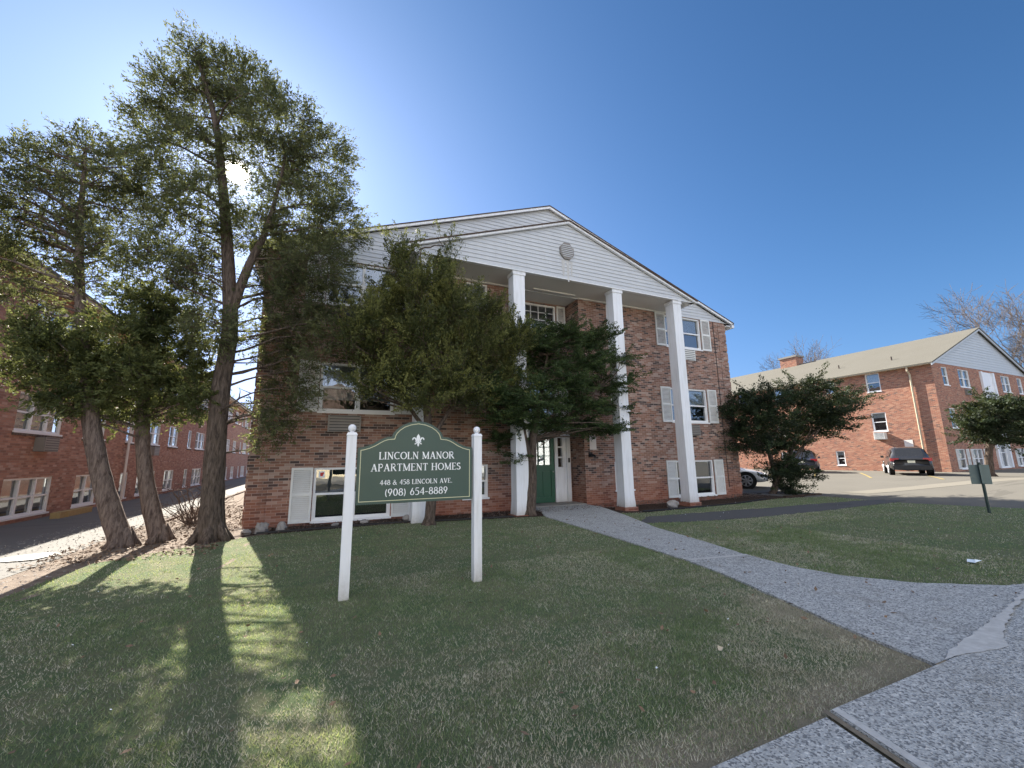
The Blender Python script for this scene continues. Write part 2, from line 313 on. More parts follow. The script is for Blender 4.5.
def turf():
    b = NB('thin turf'); p = b.pos(); n = b.noise(p, 1.6, 7, .68, .6); n2 = b.noise(p, 60, 5, .75); n3 = b.noise(p, 9, 5, .7)
    g = b.mix(n2, (.06, .095, .045), (.21, .27, .14)); s = b.mix(n2, (.13, .11, .07), (.42, .36, .25)); f = b.ramp(b.math('ADD', b.math('MULTIPLY', n, .6), b.math('MULTIPLY', n3, .4)), [(.42, (0, 0, 0)), (.58, (1, 1, 1))])
    c = b.mix(b.math('MULTIPLY', f, .5), g, s)
    sp = b.n('ShaderNodeSeparateXYZ'); b.link(p, sp.inputs[0]); X, Y = sp.outputs[0], sp.outputs[1]
    w1 = b.math('MULTIPLY', b.math('SUBTRACT', 1.0, b.math('DIVIDE', b.math('ABSOLUTE', b.math('SUBTRACT', X, 4.35)), 1.2), clamp=True), b.math('DIVIDE', b.math('SUBTRACT', 4.6, Y), 2.2, clamp=True))
    w2 = b.math('DIVIDE', b.math('SUBTRACT', 2.35, Y), .6, clamp=True); w = b.math('MAXIMUM', w1, w2)
    ws = b.ramp(b.math('ADD', b.math('MULTIPLY', w, .6), b.math('MULTIPLY', b.noise(p, 5, 6, .7), .6)), [(.52, (0, 0, 0)), (.74, (1, 1, 1))])
    d_ = b.mix(b.noise(p, 70, 5, .75), (.16, .13, .09), (.60, .51, .38)); c = b.mix(b.math('MULTIPLY', ws, .8), c, d_); b.bump(n2, 1, .03); return b.done(c, .95, .05)
M['turf'] = turf()
M['ground'] = asphalt('outer ground', (.26, .25, .22), (.36, .34, .30), 3)
def leafy(name, c1, c2, trans=.35, sc=1.3, tcol=None):
    b = NB(name); p = b.pos(); n = b.noise(p, sc, 4, .6); n2 = b.noise(p, 14, 3, .7)
    c = b.mix(b.ramp(b.math('ADD', b.math('MULTIPLY', n, .6), b.math('MULTIPLY', n2, .4)), [(.38, (0, 0, 0)), (.62, (1, 1, 1))]), c1, c2)
    b.done(c, .6, .25); t = b.n('ShaderNodeBsdfTranslucent'); b.link(b.mix(.5, c, tcol or (.20, .22, .05)), t.inputs[0]); m = b.n('ShaderNodeMixShader'); m.inputs[0].default_value = trans
    b.link(b.bs.outputs[0], m.inputs[1]); b.link(t.outputs[0], m.inputs[2]); b.link(m.outputs[0], b.out.inputs[0]); return b.mat
M['leaf_cypress'] = leafy('grey green sprays', (.045, .055, .028), (.12, .135, .065), .42)
M['leaf_olive'] = leafy('olive juniper sprays', (.03, .042, .014), (.115, .125, .042), .28, 2)
M['leaf_yew'] = leafy('dark yew sprays', (.018, .034, .012), (.055, .09, .030), .15, 2)
M['leaf_black'] = leafy('dark juniper sprays', (.007, .014, .007), (.024, .038, .017), .12, 2)
M['leaf_mid'] = leafy('green cedar sprays', (.04, .055, .022), (.12, .14, .055), .42, 1.8)
M['tip_cypress'] = leafy('pale grey green tips', (.09, .10, .045), (.20, .21, .10), .42)
M['tip_olive'] = leafy('yellow green juniper tips', (.11, .12, .035), (.26, .265, .085), .35, 2)
M['tip_yew'] = leafy('fresh yew tips', (.035, .06, .02), (.09, .13, .045), .2, 2)
M['tip_black'] = leafy('juniper tips', (.018, .032, .015), (.05, .075, .03), .15, 2)
M['tip_mid'] = leafy('cedar tips', (.08, .10, .035), (.19, .21, .08), .42, 1.8)
M['g_green'] = leafy('green grass blade', (.13, .20, .09), (.25, .34, .17), .45, 3, (.40, .44, .08))
M['g_olive'] = leafy('olive grass blade', (.24, .29, .16), (.40, .44, .27), .45, 3, (.48, .46, .12))
M['g_straw'] = leafy('straw grass blade', (.42, .39, .28), (.68, .63, .49), .3, 3, (.45, .40, .24))
def bark(name, a, c2):
    b = NB(name); p = b.pos(); n = b.noise(b.scale(p, (14, 14, 2.2)), 2.0, 7, .7, .6); n2 = b.noise(p, 3, 4)
    c = b.mix(b.ramp(n, [(.36, (0, 0, 0)), (.62, (1, 1, 1))]), a, c2); c = b.mix(b.math('MULTIPLY', n2, .35), c, a); b.bump(n, 1, .035); return b.done(c, .92, .12)
M['bark'] = bark('stringy bark', (.045, .034, .027), (.19, .145, .115))
M['bark_pale'] = bark('pale stringy bark', (.07, .05, .042), (.26, .20, .165))
M['bark_grey'] = bark('grey bare bark', (.075, .06, .052), (.155, .13, .115))
def paintcar(name, col):
    b = NB(name); b.bs.inputs['Coat Weight'].default_value = .7; b.bs.inputs['Coat Roughness'].default_value = .08
    n = b.noise(b.pos(), 6, 5, .7); return b.done(b.mix(b.math('MULTIPLY', n, .18), col, (.2, .18, .15)), .35, .5, .25)
M['car_grey'] = paintcar('graphite car paint', (.014, .015, .018)); M['car_blue'] = paintcar('midnight car paint', (.02, .026, .045)); M['car_white'] = paintcar('white car paint', (.72, .73, .75))
M['tyre'] = plain('tyre rubber', (.02, .02, .02), .85, .2, .2, 8); M['rim'] = plain('alloy rim', (.30, .30, .31), .45, .4, .05, 5, 0, .2)
M['tail'] = plain('tail lamp lens', (.42, .02, .025), .2, .5, .1, 8); M['plate'] = plain('number plate', (.72, .70, .55), .4, .4, .05, 5)
M['car_glass'] = plain('tinted car glass', (.012, .014, .018), .04, .8, .1, 2)
M['cream_house'] = plain('cream house wall', (.72, .62, .42), .7, .2, .06, 2)
M['pale_house'] = plain('pale house wall', (.62, .62, .60), .7, .2, .06, 2)

# ------------------------------------------------------------------ facades
class Fr:
    def __init__(s, O, U, N): s.O = np.array(O, float); s.U = np.array(U, float); s.N = np.array(N, float)
    def __call__(s, u, n, z): return s.O + s.U * u + s.N * n + np.array([0, 0, z])
def wall(mb, fr, u0, u1, z0, z1, holes, dep=.16, n=0, m=0):
    us = sorted({u0, u1, *[h[0] for h in holes], *[h[1] for h in holes]}); zs = sorted({z0, z1, *[h[2] for h in holes], *[h[3] for h in holes]})
    us = [q for q in us if u0 <= q <= u1]; zs = [q for q in zs if z0 <= q <= z1]
    for a, b in zip(us, us[1:]):
        for c, d in zip(zs, zs[1:]):
            um, zm = (a + b) / 2, (c + d) / 2
            if any(h[0] < um < h[1] and h[2] < zm < h[3] for h in holes): continue
            mb.poly([fr(a, n, c), fr(b, n, c), fr(b, n, d), fr(a, n, d)], m)
    for h in holes:
        a, b, c, d = h[:4]; e = n - dep
        for q in (((a, c), (b, c)), ((b, c), (b, d)), ((b, d), (a, d)), ((a, d), (a, c))):
            mb.poly([fr(q[0][0], n, q[0][1]), fr(q[1][0], n, q[1][1]), fr(q[1][0], e, q[1][1]), fr(q[0][0], e, q[0][1])], m)
def window(fr, u0, u1, z0, z1, parent, units=2, blind=.5, rec=.07, grid=None, blindm='blind', lowm='screen', rnd=None, label=None):
    f = MB(); t = .055
    f.box(u0, u0 + t, -rec - .05, -rec + .04, z0, z1, fr=fr); f.box(u1 - t, u1, -rec - .05, -rec + .04, z0, z1, fr=fr)
    f.box(u0 + t, u1 - t, -rec - .05, -rec + .04, z1 - t, z1, fr=fr); f.box(u0 + t, u1 - t, -rec - .05, -rec + .04, z0, z0 + t, fr=fr)
    f.box(u0 - .03, u1 + .03, -rec + .041, .035, z0 - .04, z0 + .012, fr=fr)
    w = (u1 - u0) / units; zm = (z0 + z1) / 2
    for k in range(1, units): f.box(u0 + k * w - .035, u0 + k * w + .035, -rec - .05, -rec + .035, z0 + t, z1 - t, fr=fr)
    for k in range(units):
        a = u0 + k * w + (t if k == 0 else .035); b = u0 + (k + 1) * w - (t if k == units - 1 else .035)
        f.box(a, b, -rec - .03, -rec + .025, zm - .025, zm + .025, fr=fr)
        f.box(a, a + .03, -rec - .03, -rec + .012, z0 + t, zm - .025, fr=fr); f.box(b - .03, b, -rec - .03, -rec + .012, z0 + t, zm - .025, fr=fr); f.box(a + .03, b - .03, -rec - .03, -rec + .012, z0 + t, z0 + t + .03, fr=fr)
        if grid:
            gc, gr = grid
            for i in range(1, gc): q = a + (b - a) * i / gc; f.box(q - .011, q + .011, -rec - .03, -rec + .004, z0 + t, z1 - t, fr=fr)
            for i in range(1, gr): q = z0 + (z1 - z0) * i / gr; f.box(a, b, -rec - .03, -rec + .002, q - .011, q + .011, fr=fr)
    o = f.build('window', M['vinyl'], parent)
    if label: o['label'] = label
    g = MB(); g.poly([fr(u0 + t, -rec - .035, z0 + t), fr(u1 - t, -rec - .035, z0 + t), fr(u1 - t, -rec - .035, z1 - t), fr(u0 + t, -rec - .035, z1 - t)]); g.build('pane', M['glass'], o)
    d = MB(); d.poly([fr(u0, -rec - .16, z0), fr(u1, -rec - .16, z0), fr(u1, -rec - .16, z1), fr(u0, -rec - .16, z1)]); d.build('dark_interior', M['dark'], o)
    if blind > 0:
        zb = z1 - (z1 - z0) * blind; d = MB(); k = int((z1 - zb) / .035)
        for i in range(k):
            a, b = z1 - .035 * i, z1 - .035 * (i + 1) + .004
            d.poly([fr(u0 + t, -rec - .10, a), fr(u1 - t, -rec - .10, a), fr(u1 - t, -rec - .075, b), fr(u0 + t, -rec - .075, b)])
        d.build('blind', M[blindm], o)
    return o
def shutter(fr, u0, u1, z0, z1, parent, mat='shutter'):
    f = MB(); t = .05
    f.box(u0, u0 + t, .01, .045, z0, z1, fr=fr); f.box(u1 - t, u1, .01, .045, z0, z1, fr=fr)
    zm = (z0 + z1) / 2
    for a, b in ((z0, z0 + .07), (zm - .035, zm + .035), (z1 - .06, z1)): f.box(u0 + t, u1 - t, .01, .043, a, b, fr=fr)
    for a, b in ((z0 + .07, zm - .035), (zm + .035, z1 - .06)):
        k = int((b - a) / .045)
        for i in range(k):
            q = a + (b - a) * i / k; h = (b - a) / k
            f.poly([fr(u0 + t, .036, q), fr(u1 - t, .036, q), fr(u1 - t, .004, q + h * .9), fr(u0 + t, .004, q + h * .9)])
    return f.build('shutter', M[mat], parent)
def aircon(fr, u0, u1, z0, z1, parent, out=.22, mat='ac'):
    f = MB(); f.box(u0, u1, .003, out, z0, z1, fr=fr); o = f.build('air_conditioner', M[mat], parent)
    g = MB(); k = 6
    for i in range(k): q = z0 + .03 + (z1 - z0 - .06) * i / (k - 1); g.box(u0 + .04, u1 - .04, out + .002, out + .012, q - .006, q + .010, fr=fr)
    g.build('grille', M['black'], o); return o
def siding(fr, u0, u1, z0, apexu, apexz, parent, mat, step=.125, n=0, holes=()):
    f = MB(); sl = (apexz - z0) / max(apexu - u0, 1e-6); sr = (apexz - z0) / max(u1 - apexu, 1e-6); z = z0
    while z < apexz - .02:
        zt = min(z + step, apexz)
        a0, b0 = u0 + (z - z0) / sl, u1 - (z - z0) / sr; a1, b1 = u0 + (zt - z0) / sl, u1 - (zt - z0) / sr
        f.poly([fr(a0, n + .022, z), fr(b0, n + .022, z), fr(b1, n + .004, zt), fr(a1, n + .004, zt)])
        f.poly([fr(a0, n + .022, z), fr(b0, n + .022, z), fr(b0, n + .002, z + .001), fr(a0, n + .002, z + .001)])
        z = zt
    return f.build('gable_siding', mat, parent)
D = 11.733
# ------------------------------------------------------------------ ground, paths
def sheet(name, xs, ys, dz, mat, kind='structure', amp=0, seed=0):
    rg = random.Random(seed); f = MB(); nx, ny = len(xs), len(ys)
    f.v = [(x, y, tz(x, y) + dz + amp * (rg.random() - .5)) for y in ys for x in xs]
    for j in range(ny - 1):
        for i in range(nx - 1): f.f.append((j * nx + i, j * nx + i + 1, (j + 1) * nx + i + 1, (j + 1) * nx + i)); f.m.append(0)
    return tag(f.build(name, mat, smooth=True), kind=kind)
def lin(a, b, n): return [a + (b - a) * i / (n - 1) for i in range(n)]
sheet('ground', [-900, -300, -100, -40, -15] + lin(-9, 34, 60) + [60, 120, 300, 900], [-900, -200, -60, -20] + lin(-8, 16, 40) + [30, 60, 150, 400, 900], -.045, M['ground'])
def rough(poly, amp, step, seed):
    rg = random.Random(seed); o = []
    for i in range(len(poly)):
        a = np.array(poly[i], float); b = np.array(poly[(i + 1) % len(poly)], float); L = np.linalg.norm(b - a); k = max(1, int(L / step))
        for q in range(k): o.append(tuple(a + (b - a) * q / k + (np.array([rg.uniform(-amp, amp), rg.uniform(-amp, amp)]) if q else 0)))
    return o
def slab(name, pts, z0, z1, mat, follow=False):
    f = MB(); f.prism([(x, y) for x, y in pts], z0, z1, lambda u, n, z: np.array([u, z, n + (tz(u, z) if follow else 0)])); return tag(f.build(name, mat), kind='structure')
LAWN = [(-3.35, -7), (30, -7), (20, 1), (17.2, 4.6), (16.3, 7), (16.6, 9.6), (14.5, 9.9), (12, 9.5), (8.2, 9.3), (6.6, 9.9), (5.2, 10.1), (3.6, 10.35), (1.5, 10.75), (-1.2, 10.5), (-1.5, 10.2), (-2.4, 9.55), (-3.15, 8.9), (-3.3, 7.2)]
lawn = slab('lawn', LAWN, -.02, 0, M['turf'])
bed = sheet('mulch_bed', lin(-1.9, 17.2, 60), lin(9.2, 12.0, 14), -.018, M['mulch'], amp=.03, seed=3)
soilb = sheet('soil_strip', lin(-3.95, -1.0, 14), lin(5.5, 45, 50), -.012, M['soil'], amp=.03, seed=4)
lot = sheet('parking_lot', [15.6, 16.4, 17.2] + lin(18, 34, 18) + [40, 60, 90, 140], [-40, -20, -7, 0, 5, 10, 15, 20, 30, 60, 110], -.012, M['lot'])
# pale band across the lot and yellow bay lines
b_ = MB()
for i in range(20): x0, x1 = 19 + i * 1.4, 19 + (i + 1) * 1.4; b_.poly([(x0, 9.4 - (x0 - 19) * .12, tz(x0, 0) - .006), (x1, 9.4 - (x1 - 19) * .12, tz(x1, 0) - .006), (x1, 10.3 - (x1 - 19) * .12, tz(x1, 0) - .006), (x0, 10.3 - (x0 - 19) * .12, tz(x0, 0) - .006)])
tag(b_.build('concrete_band', M['band']), kind='structure')
b_ = MB()
for (x0, y0) in ((27.6, 10.3), (26.6, 15.6), (27.0, 13.0), (26.2, 18.2)):
    for i in range(8):
        a = (x0 + i * .72, y0 + i * .42); c = (a[0] + .72, a[1] + .42)
        b_.poly([(a[0], a[1], tz(*a) - .005), (c[0], c[1], tz(*c) - .005), (c[0] - .06, c[1] + .1, tz(*c) - .005), (a[0] - .06, a[1] + .1, tz(*a) - .005)])
tag(b_.build('bay_lines', M['yellow']), kind='structure')
drive = sheet('driveway', lin(-12, -3.9, 12), [-30, -10, 0, 5, 10, 15, 20, 30, 40, 60, 90], -.010, M['drive'])
k_ = MB(); k_.poly([(x, y, tz(x, y) + .002) for x, y in rough([(-4.9, 9.9), (-4.2, 9.7), (-3.98, 10.05), (-4.3, 10.4), (-4.8, 10.3)], .06, .15, 12)]); tag(k_.build('pale_patch', M['joint']), kind='structure')
k_ = MB()
for i in range(12):
    y0, y1 = 9.5 + i * 2.9, 9.5 + (i + 1) * 2.9 - .02; k_.box(-3.78, -3.68, y0 + 4, y1 + 4, -.05, .035)
tag(k_.build('driveway_kerb', M['bark_pale']), kind='structure')
WALK = [(5.95, 12.5), (7.85, 12.5), (7.85, 10.95), (7.3, 9.2), (6.55, 7.2), (6.2, 5.6), (5.95, 4.7), (5.86, 3.9), (5.95, 3.35), (6.35, 2.8), (7.1, 2.3), (8.6, 2.0), (8.6, 1.74), (4.05, 1.74), (4.18, 2.3), (4.38, 2.9), (4.7, 3.9), (4.9, 4.8), (5.05, 6.3), (5.2, 8.0), (5.35, 9.9), (5.75, 10.9)]
slab('entrance_walk', rough(WALK, .010, .09, 2), -.02, .022, M['aggregate'])
sw = MB()
xs = [(-30, 2.36), (2.40, 30)]
sw.v = []
sw.prism([(2.78, 1.735), (30, 1.735), (30, -.3), (2.20, -.3)], -.04, .035, lambda u, n, z: np.array([u, z, n]))
sw.prism([(-30, 1.66), (2.71, 1.72), (2.14, -.3), (-30, -.3)], -.04, .022, lambda u, n, z: np.array([u, z, n]))
tag(sw.build('sidewalk', M['aggregate']), kind='structure')
j_ = MB()
j_.poly([(4.93, 4.84, .026), (5.95, 4.66, .026), (5.93, 4.58, .026), (4.92, 4.75, .026)])
j_.poly([(x, y, .039) for x, y in rough([(4.16, 1.745), (4.33, 1.79), (4.77, 1.85), (5.05, 1.87), (6.2, 2.02), (7.2, 2.18), (7.2, 2.13), (6.1, 1.96), (5.4, 1.82), (5.02, 1.72), (4.85, 1.64), (4.5, 1.70)], .012, .06, 9)])
j_.poly([(2.785, 1.73, .039), (2.84, 1.73, .039), (2.26, -.3, .039), (2.205, -.3, .039)])
tag(j_.build('mortar_patches', M['joint']), kind='structure')
j_ = MB(); j_.poly([(2.745, 1.76, .024), (2.782, 1.76, .026), (2.202, -.3, .026), (2.165, -.3, .024)]); j_.box(4.02, 4.16, 1.733, 1.745, .0, .0365)
tag(j_.build('dirt_joint', M['crack']), kind='structure')
ASPH = [(6.75, 7.9), (7.5, 8.6), (9.5, 8.5), (11.6, 8.3), (14, 8.2), (16.5, 8.05), (17, 7.4), (15.2, 7.3), (12, 7.2), (9.5, 7.25), (8, 7.5)]
slab('asphalt_path', rough(ASPH, .05, .22, 3), -.02, .014, M['asphalt'])

# ------------------------------------------------------------------ main apartment building
main = root('apartment_building', (6.77, D, 0), 'three storey brick apartment building with a white columned portico and gable', 'apartment building')
F = Fr((0, D, 0), (1, 0, 0), (0, -1, 0)); B1 = Fr((0, D + .85, 0), (1, 0, 0), (0, -1, 0))
rows = ((.05, 1.35), (2.77, 4.08), (5.70, 6.99)); XL, XR = -1.62, 15.15; CXm = 6.77; EZ = 7.0
wide = [(-.19, 1.69), (11.84, 13.72)]; narrow = [(3.70, 4.46), (9.06, 9.82)]
holes = [(a, b, z0, z1) for a, b in wide for z0, z1 in rows] + [(a, b, z1 - .95, z1) for a, b in narrow for z0, z1 in rows]
RX0, RX1 = 5.67, 7.87
mb = MB(); wall(mb, F, XL, RX0, -.3, EZ, [h for h in holes if h[1] < RX0]); wall(mb, F, RX1, XR, -.3, EZ, [h for h in holes if h[0] > RX1])
rw = [(6.10, 7.44, 2.75, 4.2), (6.10, 7.44, 5.55, 6.98)]
wall(mb, B1, RX0, RX1, .0, 7.1, rw + [(5.72, 7.82, .0, 2.75)])
mb.poly([F(RX0, 0, -.3), F(RX0, -.85, -.3), F(RX0, -.85, 7.1), F(RX0, 0, 7.1)]); mb.poly([F(RX1, 0, -.3), F(RX1, -.85, -.3), F(RX1, -.85, 7.1), F(RX1, 0, 7.1)])
mb.build('front_wall', M['brick_main'], main)
mb = MB(); SR = Fr((XR, D, 0), (0, 1, 0), (1, 0, 0)); SL = Fr((XL, D, 0), (0, 1, 0), (-1, 0, 0))
for s_ in (SR, SL): wall(mb, s_, 0, 30, -.3, EZ, [])
wall(mb, Fr((0, D + 30, 0), (1, 0, 0), (0, 1, 0)), XL, XR, -.3, EZ, [])
mb.build('side_wall', M['brick_main'], main)
# toothed brick quoins on the two front corners
for xa, xb in ((XL - .018, XL + .42), (XR - .42, XR + .018)):
    mb = MB(); z = .1
    while z < 6.8: mb.box(xa, xb, D - .018, D + .30, z, z + .338); z += .406
    mb.build('quoin_course', M['brick_main'], main)
for k, (a, b) in enumerate(wide):
    for r, (z0, z1) in enumerate(rows):
        window(F, a, b, z0, z1, main, 2, [.5, .75, .5, 0, .55, .45][k * 3 + r] if not (k == 0 and r == 0) else .0, blindm='blind')
        shutter(F, a - .50, a - .02, z0 - .01, z1 + .01, main); shutter(F, b + .02, b + .50, z0 - .01, z1 + .01, main)
for a, b in narrow:
    for z0, z1 in rows: window(F, a, b, z1 - .95, z1, main, 1, .4)
for a, b, z0, z1 in rw:
    window(B1, a, b, z0, z1, main, 1, .0, grid=(4, 5)); shutter(B1, a - .38, a - .03, z0, z1, main); shutter(B1, b + .03, b + .38, z0, z1, main)
aircon(F, 12.62, 13.28, 5.22, 5.66, main, .04, 'siding' if 0 else 'shutter'); aircon(F, 12.35, 13.1, 2.27, 2.68, main, .10)
aircon(F, .05, .85, 2.25, 2.68, main, .12); aircon(F, .30, .95, 5.18, 5.6, main, .28, 'black')
# entrance surround, door, sidelights
mb = MB(); dz = .05
for a, b in ((5.73, 5.87), (7.67, 7.81)): mb.box(a, b, -.08, .06, dz, 2.45, fr=B1)
mb.box(5.69, 7.85, -.08, .10, 2.45, 2.70, fr=B1); mb.box(5.68, 7.86, -.08, .16, 2.70, 2.76, fr=B1)
for a, b in ((6.17, 6.25), (7.21, 7.29)): mb.box(a, b, -.10, .03, dz, 2.45, fr=B1)
mb.box(6.25, 7.21, -.10, .03, 2.30, 2.45, fr=B1)
mb.box(5.87, 6.17, -.10, 0, dz, 1.15, fr=B1); mb.box(7.29, 7.67, -.10, 0, dz, 1.15, fr=B1)
for a, b in ((5.87, 6.17), (7.29, 7.67)):
    for z in (1.15, 1.50, 1.85, 2.2): mb.box(a, b, -.10, -.003, z + .001, z + (.05 if z < 2.1 else .25), fr=B1)
    mb.box(a, a + .06, -.10, -.005, 1.2, 2.2, fr=B1); mb.box(b - .06 - (.08 if a > 7 else 0), b, -.10, -.006, 1.2, 2.2, fr=B1)
es = mb.build('entrance_surround', M['white'], main)
mb = MB(); mb.poly([B1(5.88, -.08, 1.15), B1(7.66, -.08, 1.15), B1(7.66, -.08, 2.3), B1(5.88, -.08, 2.3)]); mb.build('pane', M['glass'], es)
mb = MB(); mb.poly([B1(5.7, -.3, 0), B1(7.85, -.3, 0), B1(7.85, -.3, 2.75), B1(5.7, -.3, 2.75)]); mb.build('dark_interior', M['dark'], es)
mb = MB()
mb.box(6.25, 6.38, -.09, -.03, dz, 2.30, fr=B1); mb.box(7.08, 7.21, -.09, -.03, dz, 2.30, fr=B1); mb.box(6.38, 7.08, -.09, -.03, 2.17, 2.30, fr=B1); mb.box(6.38, 7.08, -.09, -.03, dz, .22, fr=B1); mb.box(6.38, 7.08, -.09, -.03, 1.12, 1.28, fr=B1)
mb.box(6.38, 7.08, -.085, -.055, .22, 1.12, fr=B1)
for a, b in ((6.42, 6.70), (6.76, 7.04)): mb.box(a, b, -.055, -.040, .28, 1.06, fr=B1)
for i in (1, 2): q = 6.38 + .7 * i / 3; mb.box(q - .01, q + .01, -.08, -.035, 1.28, 2.17, fr=B1)
for i in (1, 2): q = 1.28 + .89 * i / 3; mb.box(6.38, 7.08, -.08, -.037, q - .01, q + .01, fr=B1)
door = mb.build('door', M['door_green'], main)
mb = MB(); mb.poly([B1(6.38, -.075, 1.28), B1(7.08, -.075, 1.28), B1(7.08, -.075, 2.17), B1(6.38, -.075, 2.17)]); mb.build('pane', M['glass'], door)
mb = MB(); mb.sphere(B1(7.14, .0, 1.05), .03); mb.cyl(B1(7.14, -.04, 1.05), B1(7.14, 0, 1.05), .015); mb.build('handle', M['steel'], door, True)
mb = MB(); mb.box(5.68, 7.86, .02, .85, -.02, .05, fr=B1); mb.build('doorstep', M['concrete_old'], main)
mb = MB(); mb.box(7.71, 7.77, .062, .09, 1.35, 1.5, fr=B1); mb.build('intercom', M['black'], main)
# gable and roof
aZ = 10.14
siding(F, XL - .14, XR + .14, EZ, CXm, EZ + (XR - CXm) * .37 + .10, main, M['siding'])
rf = MB(); sl_ = .37; ex = 8.80
def slope_slab(mb, cx, half, zr, slope, y0, y1, th, m=0, left=True, right=True):
    for s in ([-1] if left else []) + ([1] if right else []):
        c = []
        for zt in (0, th):
            c += [(cx, y0, zr + zt), (cx + s * half, y0, zr - half * slope + zt), (cx + s * half, y1, zr - half * slope + zt), (cx, y1, zr + zt)]
        mb.hexa(c, m)
RZ = EZ + (XR - CXm) * .37 + .14
slope_slab(rf, CXm, ex, RZ + .012, sl_, D - .17, D + 30.4, .03); roof = rf.build('roof', M['roof_dark'], main)
fa = MB(); slope_slab(fa, CXm, ex - .01, RZ - .07, sl_, D - .15, D - .10, .078); slope_slab(fa, CXm, ex - .02, RZ - .03, sl_, D - .098, D - .003, .03)
for s in (-1, 1): fa.box(CXm + s * (ex - .06) - .06, CXm + s * (ex - .06) + .06, D - .15, D + 30, RZ - ex * sl_ - .17, RZ - ex * sl_ - .005)
for s in (-1, 1): fa.box(min(CXm + s * 8.4, CXm + s * 8.6), max(CXm + s * 8.4, CXm + s * 8.6), D - .10, D + 30, RZ - ex * sl_ - .12, RZ - ex * sl_ - .09)
fa.build('fascia', M['white'], main)
# portico
PY = 10.52; PF = Fr((0, PY, 0), (1, 0, 0), (0, -1, 0)); PZ = 7.06; PH = 5.17; PR = PZ + PH * .362
siding(PF, CXm - PH, CXm + PH, PZ, CXm, PR, main, M['siding'])
pr_ = MB(); slope_slab(pr_, CXm, PH + .22, PR + .075, .362, PY - .16, D - .02, .028); pr_.build('portico_roof', M['roof_dark'], main)
pf = MB(); slope_slab(pf, CXm, PH + .21, PR + .005, .362, PY - .12, PY - .03, .067); pf.box(CXm - PH - .2, CXm + PH + .2, PY - .02, PY + .10, PZ - .03, PZ + .001)
pf.box(CXm - PH - .18, CXm - PH - .02, PY - .1, D - .02, PZ - .03, PZ + .1); pf.box(CXm + PH + .02, CXm + PH + .18, PY - .1, D - .02, PZ - .03, PZ + .1)
pf.build('pediment_trim', M['white'], main)
so = MB(); so.box(CXm - PH, CXm + PH, PY + .101, D - .002, PZ - .02, PZ + .03); so.box(RX0, RX1, D, D + .85, PZ - .021, PZ + .03); so.box(CXm - PH, RX0, D - .08, D - .003, PZ - .06, PZ - .021); so.box(RX1, CXm + PH, D - .08, D - .003, PZ - .06, PZ - .021)
so.box(6.0, 7.6, D - .25, D - .12, PZ - .055, PZ - .021)
so.build('portico_ceiling', M['soffit'], main)
v = MB(); VC = (6.69, 7.98)
v.prism([(VC[0] + .27 * math.cos(R_(22.5 + 45 * i)), VC[1] + .30 * math.sin(R_(22.5 + 45 * i))) for i in range(8)], .012, .07, PF)
for i in range(7): q = VC[1] - .2 + i * .062; hw = .22 * math.sqrt(max(.1, 1 - ((q - VC[1]) / .27) ** 2)); v.box(VC[0] - hw, VC[0] + hw, .071, .095, q - .006, q + .018, m=1, fr=PF)
v.build('gable_vent', [M['ac'], M['siding']], main)
v = MB()
for a, b, c in ((-.20, .13, .55), (-.02, .12, .72), (.12, .10, .48)): v.poly([PF(VC[0] + a, .0235, VC[1] - .3 - c * .0), PF(VC[0] + a + b, .0235, VC[1] - .3), PF(VC[0] + a + b * .7, .0235, VC[1] - .3 - c), PF(VC[0] + a + b * .3, .0235, VC[1] - .3 - c)])
v.build('rust_streak', M['stain'], main)
for i, cx in enumerate((2.233, 5.028, 8.652, 11.309)):
    c = MB(); cy = 10.745; w = .185; z0 = .0
    c.box(cx - w, cx + w, cy - w, cy + w, z0 + .32, PZ - .031); c.box(cx - w - .025, cx + w + .025, cy - w - .025, cy + w + .025, PZ - .14, PZ - .0315)
    a, b_ = w + .022, w + .001
    c.hexa([(cx - a, cy - a, z0), (cx + a, cy - a, z0), (cx + a, cy + a, z0), (cx - a, cy + a, z0), (cx - b_, cy - b_, z0 + .34), (cx + b_, cy - b_, z0 + .34), (cx + b_, cy + b_, z0 + .34), (cx - b_, cy + b_, z0 + .34)])
    col = c.build('column', M['white'], main)
    p = MB(); p.box(cx - .25, cx + .25, cy - .25, cy + .25, -.3, z0 - .002); p.build('plinth', M['brick_main'], col)
lm = MB(); lm.box(8.02, 8.16, 0, .03, 1.52, 1.68, fr=F); lm.cyl(F(8.05, .02, 1.6), F(8.0, .16, 1.55), .035, 10); lm.cyl(F(8.13, .02, 1.6), F(8.18, .16, 1.55), .035, 10)
lm.build('wall_lamp', M['black'], main)
cb = MB(); cb.tube([F(14.47, .012, 6.99), F(14.47, .012, 5), F(14.45, .012, 2.4), F(14.47, .012, .3)], .012, 6); cb.build('cable', M['black'], main)
st = MB(); st.box(-.08, .06, -.10, -.095, 1.10, 1.26, fr=F); st.poly([F(-.05, -.090, 1.22), F(.03, -.090, 1.24), F(.04, -.090, 1.19), F(-.04, -.090, 1.14)], 1); st.poly([F(-.06, -.0905, 1.15), F(.02, -.0905, 1.18), F(.01, -.0905, 1.13)], 1)
st.build('window_sticker', [M['letter'], M['red']], main)
def notice(fr, u0, u1, z0, z1, label, lines=6):
    mb = MB(); mb.box(u0, u1, .004, .016, z0, z1, fr=fr); o = mb.build('wall_notice', M['pink_notice']); tag(o, label, 'notice')
    o.data.materials.append(M['red'])
    return o
notice(F, 8.08, 8.34, 1.76, 2.24, 'pale upright notice fixed to brick beside the entrance recess', 7)

